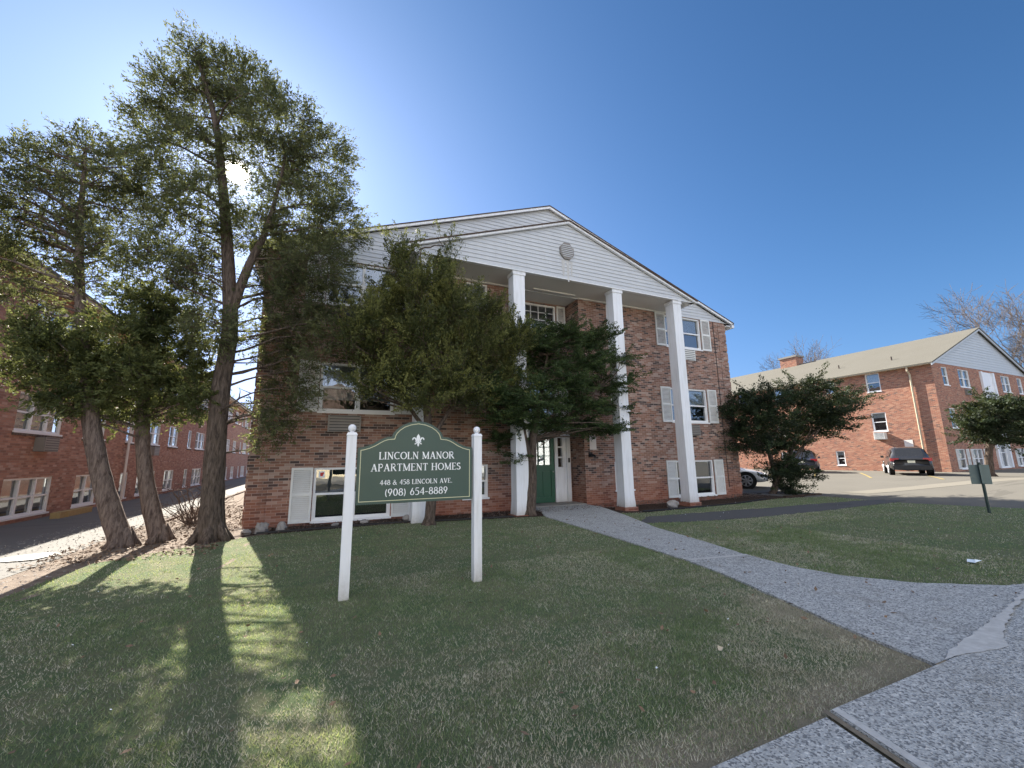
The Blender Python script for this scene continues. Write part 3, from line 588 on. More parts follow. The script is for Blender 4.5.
# ------------------------------------------------------------------ right building
RBX, RBY, RBZ = 37.2, 13.5, .25
rb = root('apartment_building', (45.16, RBY, RBZ), 'orange brick apartment building with tan shingle roof and grey gable behind the parked cars', 'apartment building')
RS = Fr((RBX, 0, 0), (0, 1, 0), (-1, 0, 0)); RF = Fr((0, RBY, 0), (1, 0, 0), (0, -1, 0)); RX2 = 53.1; RE = 7.55
side = [(16.47, 17.36, 6.02, 7.40), (16.47, 17.37, 3.09, 4.46), (19.5, 20.13, .62, 1.72), (19.5, 20.13, 6.35, 7.40), (23.6, 24.5, 6.1, 7.4), (23.6, 24.5, 3.1, 4.46), (27.2, 28.1, 6.1, 7.4), (31, 32, 6.1, 7.4), (31, 32, 3.1, 4.46), (23.6, 24.5, .6, 1.72)]
mb = MB(); wall(mb, RS, RBY, 48, -.1, RE, side); mb.build('side_wall', M['brick_right'], rb)
front = [(38.48, 39.3, 6.05, 7.34), (40.85, 42.5, 6.05, 7.34), (47.8, 49.4, 6.05, 7.34), (50.8, 51.7, 6.05, 7.34), (38.6, 39.6, .40, 1.71), (40.7, 42.2, .40, 1.71), (47.8, 49.4, .4, 1.71), (50.8, 51.7, .4, 1.71), (38.48, 39.3, 3.1, 4.46), (40.85, 42.5, 3.1, 4.46), (47.8, 49.4, 3.1, 4.46)]
panel = (44.2, 46.4, .35, 7.40)
mb = MB(); wall(mb, RF, RBX, RX2, -.1, RE, front + [panel]); mb.box(RX2 - .01, RX2, RBY + .01, 48, -.1, RE); mb.build('front_wall', M['brick_right'], rb)
for h in side: window(RS, *h, rb, 1, .55 if h[3] > 5 else .3)
for h in front: window(RF, *h, rb, 2 if h[1] - h[0] > 1.2 else 1, .45)
for h in front[4:8]: shutter(RF, h[0] - .42, h[0] - .03, h[2], h[3], rb); shutter(RF, h[1] + .03, h[1] + .42, h[2], h[3], rb)
mb = MB(); a, b, c, d = panel; mb.box(a, a + .25, -.1, .12, c, d, fr=RF); mb.box(b - .25, b, -.1, .12, c, d, fr=RF); mb.box(a + .25, b - .25, -.12, 0, 5.9, d, fr=RF); mb.box(a + .25, b - .25, -.12, 0, 2.5, 3.6, fr=RF)
mb.build('entrance_panel', M['white'], rb)
window(RF, a + .25, b - .25, 3.6, 5.9, rb, 2, .2, rec=.1); window(RF, a + .25, b - .25, .36, 2.5, rb, 2, .1, rec=.1)
aircon(RS, 16.6, 17.25, 2.50, 2.98, rb, .35, 'shutter'); aircon(RF, 41.3, 42.0, 5.5, 5.9, rb, .12)
ca = 45.16; rz = 10.62; half = ca - RBX
sg = (rz - RE + .12) / half
siding(RF, RBX - .02, RX2 + .02, RE, ca, RE + half * sg - .02, rb, M['siding_grey'], .2)
rf = MB(); slope_slab(rf, ca, half + .45, RE + half * sg + .05, sg, RBY - .25, 48.3, .09); roof = rf.build('roof', M['shingle'], rb)
gt = MB()
gt.box(RBX - .42, RBX - .28, RBY - .2, 48.2, RE - .16, RE - .02); gt.box(RBX - .28, RBX - .01, RBY - .2, 48.2, RE - .13, RE - .09); gt.box(RX2 + .28, RX2 + .42, RBY - .2, 48.2, RE - .16, RE - .02)
gt.build('gutter', M['trim_tan'], rb)
rk = MB(); slope_slab(rk, ca, half + .44, RE + half * sg - .10, sg, RBY - .22, RBY - .16, .145); rk.build('rake_board', M['siding_grey'], rb)
dp = MB(); dp.tube([(RBX - .35, 14.68, RE - .15), (RBX - .34, 14.68, RE - .4), (RBX - .09, 14.68, RE - .65), (RBX - .09, 14.68, .3)], .06, 8); dp.build('downspout', M['trim_tan'], rb)
ch = MB(); ch.box(44.5, 45.7, 26.5, 28.2, 9.2, 11.6); ch.box(44.4, 45.8, 26.4, 28.3, 11.601, 11.78, 1); chim = ch.build('chimney', [M['brick_right'], M['concrete_old']], rb)
for (x, y) in ((39.2, 16.4), (39.6, 20.2), (39.4, 29.5)):
    vp = MB(); zz = RE + (x - RBX) * sg; vp.cyl((x, y, zz), (x, y, zz + .42), .05, 8); vp.build('vent_pipe', M['bark_grey'], rb)
notice(RS, 15.2, 15.68, 1.92, 2.4, 'small pale notice on orange brick behind the graphite car')

# ------------------------------------------------------------------ left building
LX = -8.0
lb = root('apartment_building', (LX, 20, -.1), 'red brick apartment building along the left driveway with rows of white windows', 'apartment building')
LF = Fr((LX, 0, 0), (0, 1, 0), (1, 0, 0))
lw = []
for k in range(6):
    y = 16.42 + k * 9.2
    lw += [(y, y + 2.35, 2, 3), (y + 3.75, y + 5.4, 2, 2), (y + 7.4, y + 8.2, 1, 1)]
lw = [(11.5, 13.4, 2, 2)] + lw
lrow = ((.04, 1.15), (2.48, 3.62), (5.3, 6.45)); holes = [(a, b, z0, z1) for a, b, _, _ in lw for z0, z1 in lrow]
mb = MB(); wall(mb, LF, 8.5, 72, -.4, 7.05, holes); wall(mb, Fr((0, 8.5, 0), (1, 0, 0), (0, -1, 0)), LX - 14, LX, -.4, 7.05, []); mb.build('front_wall', M['brick_left'], lb)
for a, b, _, u in lw:
    for r, (z0, z1) in enumerate(lrow): window(LF, a, b, z0, z1, lb, u, .85 if (a + r) % 3 < 2 else .5, blindm='blind' if r != 1 else 'curtain')
mb = MB()
for a, b, _, _ in lw:
    for z0, z1 in lrow[1:]: mb.box(a - .05, b + .05, .002, .05, z0 - .11, z0 - .045, fr=LF)
mb.build('stone_sill', M['bark_pale'], lb)
aircon(LF, 17.45, 18.2, 1.93, 2.36, lb, .25); aircon(LF, 26.6, 27.3, 1.93, 2.36, lb, .25)
rf = MB(); slope_slab(rf, LX - 7, 7.55, 7.05 + 7 * .33 + .1, .33, 8.1, 72.4, .1); rf.build('roof', M['shingle'], lb)
mb = MB(); mb.box(LX + .3, LX + .52, 8.2, 72.3, 6.86, 7.02); mb.box(LX + .003, LX + .3, 8.2, 72.3, 6.93, 6.97); mb.build('gutter', M['trim_tan'], lb)
for y in (23.9, 42.3): dp = MB(); dp.tube([(LX + .41, y, 6.86), (LX + .1, y, 6.45), (LX + .1, y, .0)], .05, 8); dp.build('downspout', M['pink_notice'], lb)
siding(Fr((0, 8.5, 0), (1, 0, 0), (0, -1, 0)), LX - 14, LX, 7.05, LX - 7, 7.05 + 7 * .33, lb, M['siding_grey'], .2)
mb = MB(); mb.box(LX + .45, LX + .68, 17.9, 19.9, -.11, .07); mb.box(LX + .42, LX + .71, 18.3, 18.4, -.11, .075)
tag(mb.build('parking_block', M['yellow_block']), 'worn yellow parking block lying along the foot of the red brick wall', 'parking block')
# pale house far down the driveway
ph = root('house', (-5, 92, 0), 'pale distant house at the far end of the driveway', 'house')
mb = MB(); mb.box(-12, 2, 92, 100, -.3, 5.2); mb.build('wall', M['pale_house'], ph)
mb = MB(); PHF = Fr((0, 92, 0), (1, 0, 0), (0, -1, 0)); mb.prism([(-12.5, 5.2), (2.5, 5.2), (-5, 8.6)], -8.5, .4, PHF); mb.build('roof', M['roof_dark'], ph)
for x in (-10, -6.5, -1):
    for z in (1, 3.4): window(PHF, x, x + 1.1, z, z + 1.3, ph, 1, .4, rec=-.06)

for k, (x, wd, hh, mt, lab) in enumerate(((-17, 13, 5.8, 'pale_house', 'white gabled house across the street behind the camera'), (1, 15, 6.2, 'cream_house', 'cream gabled house across the street facing the entrance walk'), (21, 14, 5.8, 'pale_house', 'pale gabled house across the street nearest the parking lot'))):
    hs = root('house', (x, -24, 0), lab, 'house'); HF = Fr((x, -24, 0), (1, 0, 0), (0, 1, 0)); op = [(-wd / 2 + 1.2 + q * (wd - 3.6) / 2, -wd / 2 + 2.4 + q * (wd - 3.6) / 2, z, z + 1.3) for q in range(3) for z in (.9, 3.6)]
    mb = MB(); wall(mb, HF, -wd / 2, wd / 2, -.2, hh, op, .1); mb.box(x - wd / 2, x + wd / 2, -33, -24.2, -.2, hh); mb.build('wall', M[mt], hs)
    for o_ in op: window(HF, *o_, hs, 1, .4, rec=.02)
    mb = MB(); mb.prism([(-wd / 2 - .4, hh + .01), (wd / 2 + .4, hh + .01), (0, hh + 3.4)], -9.2, .4, HF); mb.build('roof', M['roof_dark'], hs)
mb = MB(); mb.box(-80, 80, -12, -4, -.044, -.03); tag(mb.build('street', M['drive']), kind='structure')

# ------------------------------------------------------------------ entrance sign
SY = 5.28; SX = 1.07; SG = Fr((SX, SY, 0), (1.03, 0, 0), (0, -1, 0))
sign = root('entrance_sign', (SX, SY, 0), 'green arched entrance sign with white lettering between two white posts', 'sign')
half_o = [(.685, 1.655), (.63, 1.662), (.57, 1.68), (.51, 1.708), (.46, 1.74), (.41, 1.768), (.36, 1.785), (.305, 1.79), (.298, 1.815), (.28, 1.85), (.24, 1.893), (.18, 1.936), (.10, 1.968), (0, 1.985)]
def outline(ins):
    pts = [(-.685, 1.0), (.685, 1.0)] + half_o + [(-a, b) for a, b in reversed(half_o[:-1])]
    if not ins: return pts
    o2 = []; n = len(pts)
    for i in range(n):
        p0 = np.array(pts[i - 1]); p1 = np.array(pts[i]); p2 = np.array(pts[(i + 1) % n]); a = p1 - p0; b = p2 - p1; a /= np.linalg.norm(a); b /= np.linalg.norm(b)
        na = np.array([-a[1], a[0]]); nb = np.array([-b[1], b[0]]); m = na + nb; m /= np.linalg.norm(m); o2.append(tuple(p1 + m * ins / max(.5, m @ na)))
    return o2
mb = MB(); mb.prism(outline(0), -.02, .02, SG); board = mb.build('board', M['board_green'], sign)
mb = MB(); a, b = outline(.030), outline(.038)
for i in range(len(a)):
    j = (i + 1) % len(a); mb.poly([SG(a[i][0], .0225, a[i][1]), SG(a[j][0], .0225, a[j][1]), SG(b[j][0], .0225, b[j][1]), SG(b[i][0], .0225, b[i][1])])
mb.build('border_line', M['cream'], board)
# serif letters drawn from strokes: thick stems, thin hairlines, small feet
TK, TN = .15, .075
def S(*a): return ('s', *a)
def A_(*a): return ('a', *a)
GL = {
 'L': (.62, [S(.14, 0, .14, 1, TK), S(.02, .03, .6, .03, .06), S(.02, .97, .28, .97, .06), S(.57, 0, .6, .24, .06)]),
 'I': (.30, [S(.15, 0, .15, 1, TK), S(.02, .03, .28, .03, .06), S(.02, .97, .28, .97, .06)]),
 'N': (.84, [S(.15, 0, .15, 1, TN), S(.69, 0, .69, 1, TN), S(.13, .98, .70, .03, TK), S(.02, .03, .28, .03, .06), S(.02, .97, .2, .97, .06), S(.56, .97, .82, .97, .06)]),
 'C': (.76, [A_(.42, .5, .36, .46, 50, 310, TK, TN), S(.64, .84, .70, .98, .05), S(.64, .16, .69, .06, .05)]),
 'O': (.86, [A_(.43, .5, .37, .46, 0, 360, TK, TN)]),
 'M': (1.0, [S(.14, 0, .14, 1, TN), S(.86, 0, .86, 1, TK), S(.14, .98, .5, .06, TK), S(.5, .06, .86, .98, TN), S(.02, .03, .26, .03, .06), S(.72, .03, .99, .03, .06), S(.02, .97, .18, .97, .06), S(.82, .97, .98, .97, .06)]),
 'A': (.82, [S(.12, 0, .41, 1, TN), S(.70, 0, .41, 1, TK), S(.2, .34, .62, .34, .06), S(.01, .03, .24, .03, .06), S(.56, .03, .82, .03, .06)]),
 'R': (.78, [S(.15, 0, .15, 1, TK), A_(.36, .75, .24, .22, -90, 90, TN, TK), S(.15, .97, .36, .97, .06), S(.15, .53, .36, .53, .06), S(.36, .52, .70, .02, TK), S(.02, .03, .29, .03, .06), S(.62, .03, .80, .03, .06), S(.02, .97, .16, .97, .06)]),
 'P': (.66, [S(.15, 0, .15, 1, TK), A_(.34, .73, .26, .24, -90, 90, TN, TK), S(.15, .97, .34, .97, .06), S(.15, .49, .34, .49, .06), S(.02, .03, .30, .03, .06), S(.02, .97, .16, .97, .06)]),
 'T': (.70, [S(.35, 0, .35, 1, TK), S(.04, .96, .66, .96, .07), S(.22, .03, .48, .03, .06), S(.05, .98, .05, .8, .05), S(.65, .98, .65, .8, .05)]),
 'E': (.66, [S(.15, 0, .15, 1, TK), S(.02, .97, .58, .97, .06), S(.15, .52, .46, .52, .06), S(.02, .03, .62, .03, .06), S(.57, .98, .57, .82, .05), S(.46, .6, .46, .44, .05), S(.59, 0, .62, .2, .05)]),
 'H': (.86, [S(.16, 0, .16, 1, TK), S(.70, 0, .70, 1, TK), S(.16, .52, .70, .52, .06), S(.02, .03, .30, .03, .06), S(.56, .03, .84, .03, .06), S(.02, .97, .30, .97, .06), S(.56, .97, .84, .97, .06)]),
 'S': (.58, [A_(.29, .74, .20, .21, 40, 270, TK, TN), A_(.28, .27, .22, .23, -140, 90, TK, TN), S(.46, .80, .48, .97, .05), S(.06, .22, .05, .03, .05)]),
 'V': (.80, [S(.13, 1, .41, 0, TK), S(.70, 1, .41, 0, TN), S(.01, .97, .26, .97, .06), S(.58, .97, .80, .97, .06)]),
 '.': (.26, [S(.13, .0, .13, .13, .14)]), ' ': (.34, []), '-': (.44, [S(.05, .38, .39, .38, .10)]),
 '(': (.34, [A_(.52, .42, .38, .66, 130, 230, TK * .8, TN)]), ')': (.34, [A_(-.18, .42, .38, .66, -50, 50, TK * .8, TN)]),
 '&': (.84, [A_(.36, .77, .15, .18, 0, 360, TN, TN), A_(.30, .26, .22, .24, 60, 330, TK, TN), S(.24, .68, .74, .04, TK), S(.44, .10, .66, .46, TN), S(.54, .47, .76, .47, .05), S(.66, .03, .82, .03, .05)]),
 '4': (.64, [S(.46, 0, .46, 1, TK), S(.46, .97, .06, .32, TN), S(.05, .30, .62, .30, .08)]),
 '8': (.62, [A_(.31, .75, .19, .21, 0, 360, TK * .8, TN), A_(.31, .28, .24, .25, 0, 360, TK, TN)]),
 '5': (.60, [A_(.26, .32, .26, .30, -130, 100, TK, TN), S(.14, .97, .52, .97, .10), S(.14, .98, .12, .55, TN)]),
 '9': (.62, [A_(.30, .68, .22, .29, 0, 360, TK * .9, TN), S(.51, .66, .24, .02, TK * .8)]),
 '0': (.64, [A_(.32, .5, .24, .46, 0, 360, TK, TN)]),
 '6': (.62, [A_(.32, .31, .22, .28, 0, 360, TK * .9, TN), S(.11, .33, .38, .98, TK * .8)]),
}
def text(mb, s, uc, z0, h, fr, wid=None, n0=.0225, track=.07):
    tot = sum(GL[c][0] + track for c in s) - track; kx = (wid / tot) if wid else h; u = uc - tot * kx / 2; e = 0
    def q(poly):
        nonlocal e; e += 1; mb.prism(poly, n0 - .001, n0 + .0012 + .00006 * (e % 30), fr)
    for c in s:
        w, st = GL[c]
        for k in st:
            if k[0] == 's':
                _, x0, y0, x1, y1, t = k; dx, dy = x1 - x0, y1 - y0
                if abs(dy) > abs(dx) * .25: o = ((t / 2) * (1 if abs(dx) < .2 else 1.15), 0)
                else: o = (0, t / 2)
                q([(u + (x0 - o[0]) * kx, z0 + (y0 - o[1]) * h), (u + (x1 - o[0]) * kx, z0 + (y1 - o[1]) * h), (u + (x1 + o[0]) * kx, z0 + (y1 + o[1]) * h), (u + (x0 + o[0]) * kx, z0 + (y0 + o[1]) * h)])
            else:
                _, cx, cy, rx, ry, a0, a1, tk, tn = k; n = max(6, int(abs(a1 - a0) / 18)); pr = None
                for i in range(n + 1):
                    a = R_(a0 + (a1 - a0) * i / n); t = (tn + (tk - tn) * abs(math.cos(a))) / 2; ca, sa = math.cos(a), math.sin(a)
                    cur = ((u + (cx + (rx - t) * ca) * kx, z0 + (cy + (ry - t) * sa) * h), (u + (cx + (rx + t) * ca) * kx, z0 + (cy + (ry + t) * sa) * h))
                    if pr: q([pr[0], cur[0], cur[1], pr[1]])
                    pr = cur
        u += (w + track) * kx
for tx, tzz, th, tw in (('LINCOLN MANOR', 1.515, .088, .90), ('APARTMENT HOMES', 1.375, .088, 1.07), ('448 & 458 LINCOLN AVE.', 1.215, .058, .86), ('(908) 654-8889', 1.085, .085, .745)):
    mb = MB(); text(mb, tx, .0, tzz, th, SG, tw); mb.build('lettering', M['letter'], board)
# fleur-de-lis emblem
mb = MB(); ez = 1.70
def em(pts, k): mb.prism([(x, ez + y) for x, y in pts], .0215, .0232 + k * .0002, SG)
em([(0, .125), (.018, .095), (.024, .070), (.016, .045), (.010, .030), (-.010, .030), (-.016, .045), (-.024, .070), (-.018, .095)], 0)
for s in (-1, 1):
    em([(s * a, b) for a, b in ((.014, .032), (.022, .062), (.040, .083), (.060, .080), (.074, .062), (.070, .045), (.060, .052), (.056, .066), (.046, .068), (.036, .052), (.030, .032))], 1)
    em([(s * a, b) for a, b in ((.006, .018), (.018, .004), (.034, -.006), (.046, -.002), (.040, .008), (.034, .006), (.026, .012), (.020, .020))], 2)
em([(-.036, .020), (.036, .020), (.036, .030), (-.036, .030)], 3); em([(-.008, .02), (.008, .02), (.012, -.010), (.004, -.030), (-.004, -.030), (-.012, -.010)], 4)
mb.build('emblem', M['letter'], board)
for x in (-.755, .755):
    mb = MB(); mb.box(x - .052, x + .052, -.052, .052, -.2, 1.80, fr=SG); mb.hexa([SG(x + a * .06, b * .06, 1.801) for a, b in ((-1, -1), (1, -1), (1, 1), (-1, 1))] + [SG(x + a * .045, b * .045, 1.835) for a, b in ((-1, -1), (1, -1), (1, 1), (-1, 1))])
    post = mb.build('post', M['white'], sign)
    mb = MB(); mb.cyl(SG(x, 0, 1.83), SG(x, 0, 1.85), .024, 12); mb.sphere(SG(x, 0, 1.885), .046, nu=16, nv=10); mb.build('ball_finial', M['white'], post, True)

# lot sign seen from behind
px = (15.2, 4.98); dd = np.array([-.78, -.62]); pp = np.array([-dd[1], dd[0]])
ls = root('lot_sign', (*px, 0), 'small square sign seen from behind on a leaning green post at the lawn edge', 'sign')
mb = MB(); mb.tube([(px[0], px[1], -.2), (px[0] - .02, px[1], 1.24)], .032, 6); mb.build('post', M['green_post'], ls)
mb = MB(); SF = Fr((px[0] - .02, px[1], 0), (pp[0], pp[1], 0), (dd[0], dd[1], 0)); mb.box(-.19, .19, -.050, -.042, .70, 1.18, fr=SF); mb.box(-.022, .022, .033, .042, .72, 1.18, fr=SF); mb.build('plate', M['sign_back'], ls)

# ------------------------------------------------------------------ cars
def car(name, loc, heading, paint, label, L=4.6, Wd=1.85, H=1.65, suv=True):
    rt = root(name, loc, label, 'car', None, True, heading)
    hw = Wd / 2; R = .35; wb = L * .59
    # stations from rear (x=-L/2) to front: (x, half width, bottom, belt, roof half width, roof)
    st = [(-.5, .80, .42, .86, 0, 0), (-.485, .93, .30, .97, 0, 0), (-.44, .98, .26, 1.0, .74, 1.0), (-.36, 1, .24, 1.0, .72, 1.50), (-.28, 1, .24, .99, .73, 1.62), (-.1, 1, .24, .97, .74, 1.65), (.06, 1, .24, .95, .73, 1.61), (.14, 1, .24, .94, .72, 1.46), (.25, .99, .25, .95, .76, .96), (.38, .97, .26, .88, 0, 0), (.46, .90, .28, .76, 0, 0), (.495, .72, .36, .62, 0, 0)]
    kh = H / 1.65; mb = MB(); rings = []
    for x, w, b, t, rw, rh in st:
        w *= hw; X = x * L; t *= kh; b *= kh; rh *= kh
        ring = [(-w * .90, b), (-w, b + .16), (-w * 1.0, (b + t) / 2), (-w * .985, t - .10), (-w * .93, t)]
        if rh > t + .05: ring += [(-rw * hw * 1.06, rh - .12), (-rw * hw * .92, rh - .02), (0, rh), (rw * hw * .92, rh - .02), (rw * hw * 1.06, rh - .12)]
        else: ring += [(-w * .8, t + .015), (-w * .5, t + .03), (0, t + .035), (w * .5, t + .03), (w * .8, t + .015)]
        ring += [(w * .93, t), (w * .985, t - .10), (w, (b + t) / 2), (w, b + .16), (w * .90, b)]
        rings.append([(X, q[0], q[1]) for q in ring])
    n = len(rings[0])
    for r in rings: mb.v += r
    for i in range(len(rings) - 1):
        for k in range(n): k2 = (k + 1) % n; mb.f.append((i * n + k, i * n + k2, (i + 1) * n + k2, (i + 1) * n + k)); mb.m.append(0)
    mb.f.append(tuple(range(n))); mb.f.append(tuple((len(rings) - 1) * n + k for k in reversed(range(n)))); mb.m += [0, 0]
    body = mb.build('body', paint, rt, True)
    sub = body.modifiers.new('round', 'SUBSURF'); sub.levels = 1; sub.render_levels = 1
    def P(i, k, o=.012):
        p = np.array(rings[i][k]); c = np.array([p[0], 0, .9]); d = p - c; d /= np.linalg.norm(d) + 1e-9; return p + d * o
    for s in (1, -1):   # side glass
        mb = MB(); k0, k1 = (10, 9) if s == 1 else (4, 5)
        for i in range(3, 7):
            a0, a1 = P(i, k0, .02), P(i + 1, k0, .02); b0, b1 = P(i, k1, .02), P(i + 1, k1, .02); g = .93 if i in (3, 4, 5) else .93
            c = [a0 + (b0 - a0) * .08, a1 + (b1 - a1) * .08, a0 + (b0 - a0) * .90, a1 + (b1 - a1) * .90]; dx = (c[1] - c[0]) * .03; dx2 = (c[3] - c[2]) * .03
            mb.poly([c[0] + dx, c[1] - dx, c[3] - dx2, c[2] + dx2])
        mb.build('side_window', M['car_glass'], rt)
    mb = MB(); xr = -L * .44
    q0 = [(xr - .02, -.62 * hw, 1.06 * kh), (xr - .02, .62 * hw, 1.06 * kh), (-L * .362, .62 * hw, 1.50 * kh), (-L * .362, -.62 * hw, 1.50 * kh)]
    mb.poly(q0); mb.build('rear_window', M['car_glass'], rt)
    for p in [(-.455, .0)]:
        pass
    mb = MB(); mb.poly([(L * .255, -.68 * hw, 1.0 * kh), (L * .255, .68 * hw, 1.0 * kh), (L * .145, .62 * hw, 1.47 * kh), (L * .145, -.62 * hw, 1.47 * kh)]); mb.build('windscreen', M['car_glass'], rt)
    for s in (1, -1):
        mb = MB(); mb.box(-L * .497, -L * .455, min(s * hw * .55, s * hw * .95), max(s * hw * .55, s * hw * .95), .80 * kh, .97 * kh); mb.build('taillight', M['tail'], rt)
        mb = MB(); mb.box(L * .44, L * .485, min(s * hw * .55, s * hw * .92), max(s * hw * .55, s * hw * .92), .62 * kh, .74 * kh); mb.build('headlight', M['letter'], rt)
        mb = MB(); mb.box(L * .12, L * .155, min(s * hw * 1.0, s * hw * 1.16), max(s * hw * 1.0, s * hw * 1.16), .98 * kh, 1.12 * kh); mb.build('mirror', paint, rt)
    mb = MB(); mb.box(-L * .515, -L * .47, -hw * .88, hw * .88, .32, .56); mb.build('rear_bumper', M['black'], rt)
    mb = MB(); mb.box(-L * .512, -L * .50, -.16, .16, .70 * kh, .83 * kh); mb.build('number_plate', M['plate'], rt)
    for x in (-wb / 2 - .02, wb / 2 + .02):
        for s in (1, -1):
            mb = MB(); mb.cyl((x, s * (hw - .23), R), (x, s * (hw + .012), R), R, 24); mb.cyl((x, s * (hw - .0), R), (x, s * (hw + .004), R), R + .07, 24); w = mb.build('wheel', M['tyre'], rt)
            mb = MB(); mb.cyl((x, s * (hw - .05), R), (x, s * (hw + .016), R), R * .28, 12)
            for k in range(7):
                a = 2 * math.pi * k / 7; mb.tube([(x, s * (hw + .02), R), (x + math.cos(a) * R * .66, s * (hw + .02), R + math.sin(a) * R * .66)], [.035, .05], 4)
            mb.tube([(x + math.cos(a) * R * .68, s * (hw + .018), R + math.sin(a) * R * .68) for a in [2 * math.pi * i / 24 for i in range(25)]], .018, 4, cap=False)
            mb.build('rim', M['rim'], w)
    return rt
def place_car(rear, h, L): return (rear[0] + math.cos(h) * L / 2, rear[1] + math.sin(h) * L / 2)
h = R_(29); c = place_car((30.45, 12.68), h, 4.6); car('parked_car', (*c, .245), h, M['car_grey'], 'dark grey crossover parked nose-in at the orange brick wall')
h = R_(30); c = place_car((30.3, 18.6), h, 4.6); car('parked_car', (*c, .25), h, M['car_blue'], 'navy blue car seen from behind through the dark spreading shrub', H=1.62)
car('parked_car', (17.75, 15.15, .0), R_(-53), M['car_white'], 'white car mostly hidden behind the corner of the portico building', H=1.48, L=4.5)
bpy.data.objects  # keep

# ------------------------------------------------------------------ vegetation
def ellip_pts(rg, n, c, r, shell=.5):
    d = rg.normal(size=(n, 3)); d /= np.linalg.norm(d, axis=1)[:, None]; k = rg.random(n) ** (1 / 3) * (1 - shell) + shell * (1 - .35 * rg.random(n) ** 2)
    return np.array(c) + d * k[:, None] * np.array(r), d
def crown_mesh(name, blobs, mat, parent, n_leaf, leaf=(.09, .03), twig=.35, per=26, seed=1, droop=0., up=.2, flat=.0, shell=.35, thin=.16, shrink=1.0, tip=None):
    """blobs: (centre, radii); sprays of narrow leaf faces along short twigs"""
    blobs = [(b[0], tuple(np.array(b[1]) * shrink)) for b in blobs]; rg = np.random.default_rng(seed); vol = np.array([np.prod(b[1]) ** (2 / 3) for b in blobs]); vol /= vol.sum(); ntw = int(n_leaf / per); Vs = []
    tw = MB()
    P = []; Dn = []
    for b, w in zip(blobs, vol):
        k = max(4, int(ntw * w)); p, d = ellip_pts(rg, k, b[0], b[1], shell); P.append(p); Dn.append(d)
    P = np.concatenate(P); Dn = np.concatenate(Dn); k = len(P)
    d = Dn * np.array([1, 1, .6]) + rg.normal(size=(k, 3)) * .45 + np.array([0, 0, up - droop]); d[:, 2] *= (1 - flat); d /= np.linalg.norm(d, axis=1)[:, None]
    L = twig * (.5 + rg.random(k) * .9)
    t = rg.random((k, per)); spread = thin * (1 - t * .7)[..., None] * L[:, None, None]
    pos = P[:, None, :] + d[:, None, :] * ((t - .25) * L[:, None])[..., None] + rg.normal(size=(k, per, 3)) * spread * np.array([1, 1, 1 - flat * .7])
    ld = d[:, None, :] + rg.normal(size=(k, per, 3)) * .55; ld /= np.linalg.norm(ld, axis=2)[..., None]
    pos = pos.reshape(-1, 3); ld = ld.reshape(-1, 3); n = len(pos)
    wd = np.cross(ld, rg.normal(size=(n, 3))); wd /= np.linalg.norm(wd, axis=1)[:, None]
    ll = (leaf[0] * (.6 + .8 * rg.random(n)))[:, None]
    gap = np.linalg.norm(np.cross(pos - CAM, np.array(SUN)), axis=1) / np.linalg.norm(pos - CAM, axis=1) > .011; pos, ld, wd, n = pos[gap], ld[gap], wd[gap], int(gap.sum()); ll = ll[gap] if len(ll) != n else ll
    ww = (leaf[1] * (.6 + .8 * rg.random(n)))[:, None]
    V = np.stack([pos - ld * ll * .5, pos + wd * ww * .5, pos + ld * ll * .5, pos - wd * ww * .5], 1).reshape(-1, 3); Fc = np.arange(n * 4).reshape(n, 4)
    # thin twig under every spray
    a = P - d * (L * .45)[:, None]; e = P + d * (L * .5)[:, None]; s1 = np.cross(d, rg.normal(size=(k, 3))); s1 /= np.linalg.norm(s1, axis=1)[:, None]; r = .006
    V2 = np.stack([a - s1 * r, a + s1 * r, e + s1 * .002, e - s1 * .002], 1).reshape(-1, 3); F2 = np.arange(k * 4).reshape(k, 4) + len(V)
    V = np.concatenate([V, V2]); Fc = np.concatenate([Fc, F2]); mi = np.zeros(n + k, int); tone = np.repeat(rg.random(k), per) * .75 + t.reshape(-1) * .45; mi[:n] = (tone[gap] > .70).astype(int); mi[n:] = 2
    return fast_mesh(name, V, Fc, [mat, tip or mat, M['bark']], mi, parent)
def branch_to(mb, a, b, r0, r1, seed, bend=.15, sides=6, up=.3):
    rg = random.Random(seed); a = np.array(a, float); b = np.array(b, float); L = np.linalg.norm(b - a); pts = []
    o = np.array([rg.uniform(-1, 1), rg.uniform(-1, 1), rg.uniform(-.2, 1) * up * 2]) * L * bend
    for i in range(7): t = i / 6; pts.append(a + (b - a) * t + o * math.sin(math.pi * t) + np.array([rg.uniform(-1, 1) for _ in range(3)]) * L * .018)
    mb.tube(pts, [r0 + (r1 - r0) * (i / 6) for i in range(7)], sides); return pts
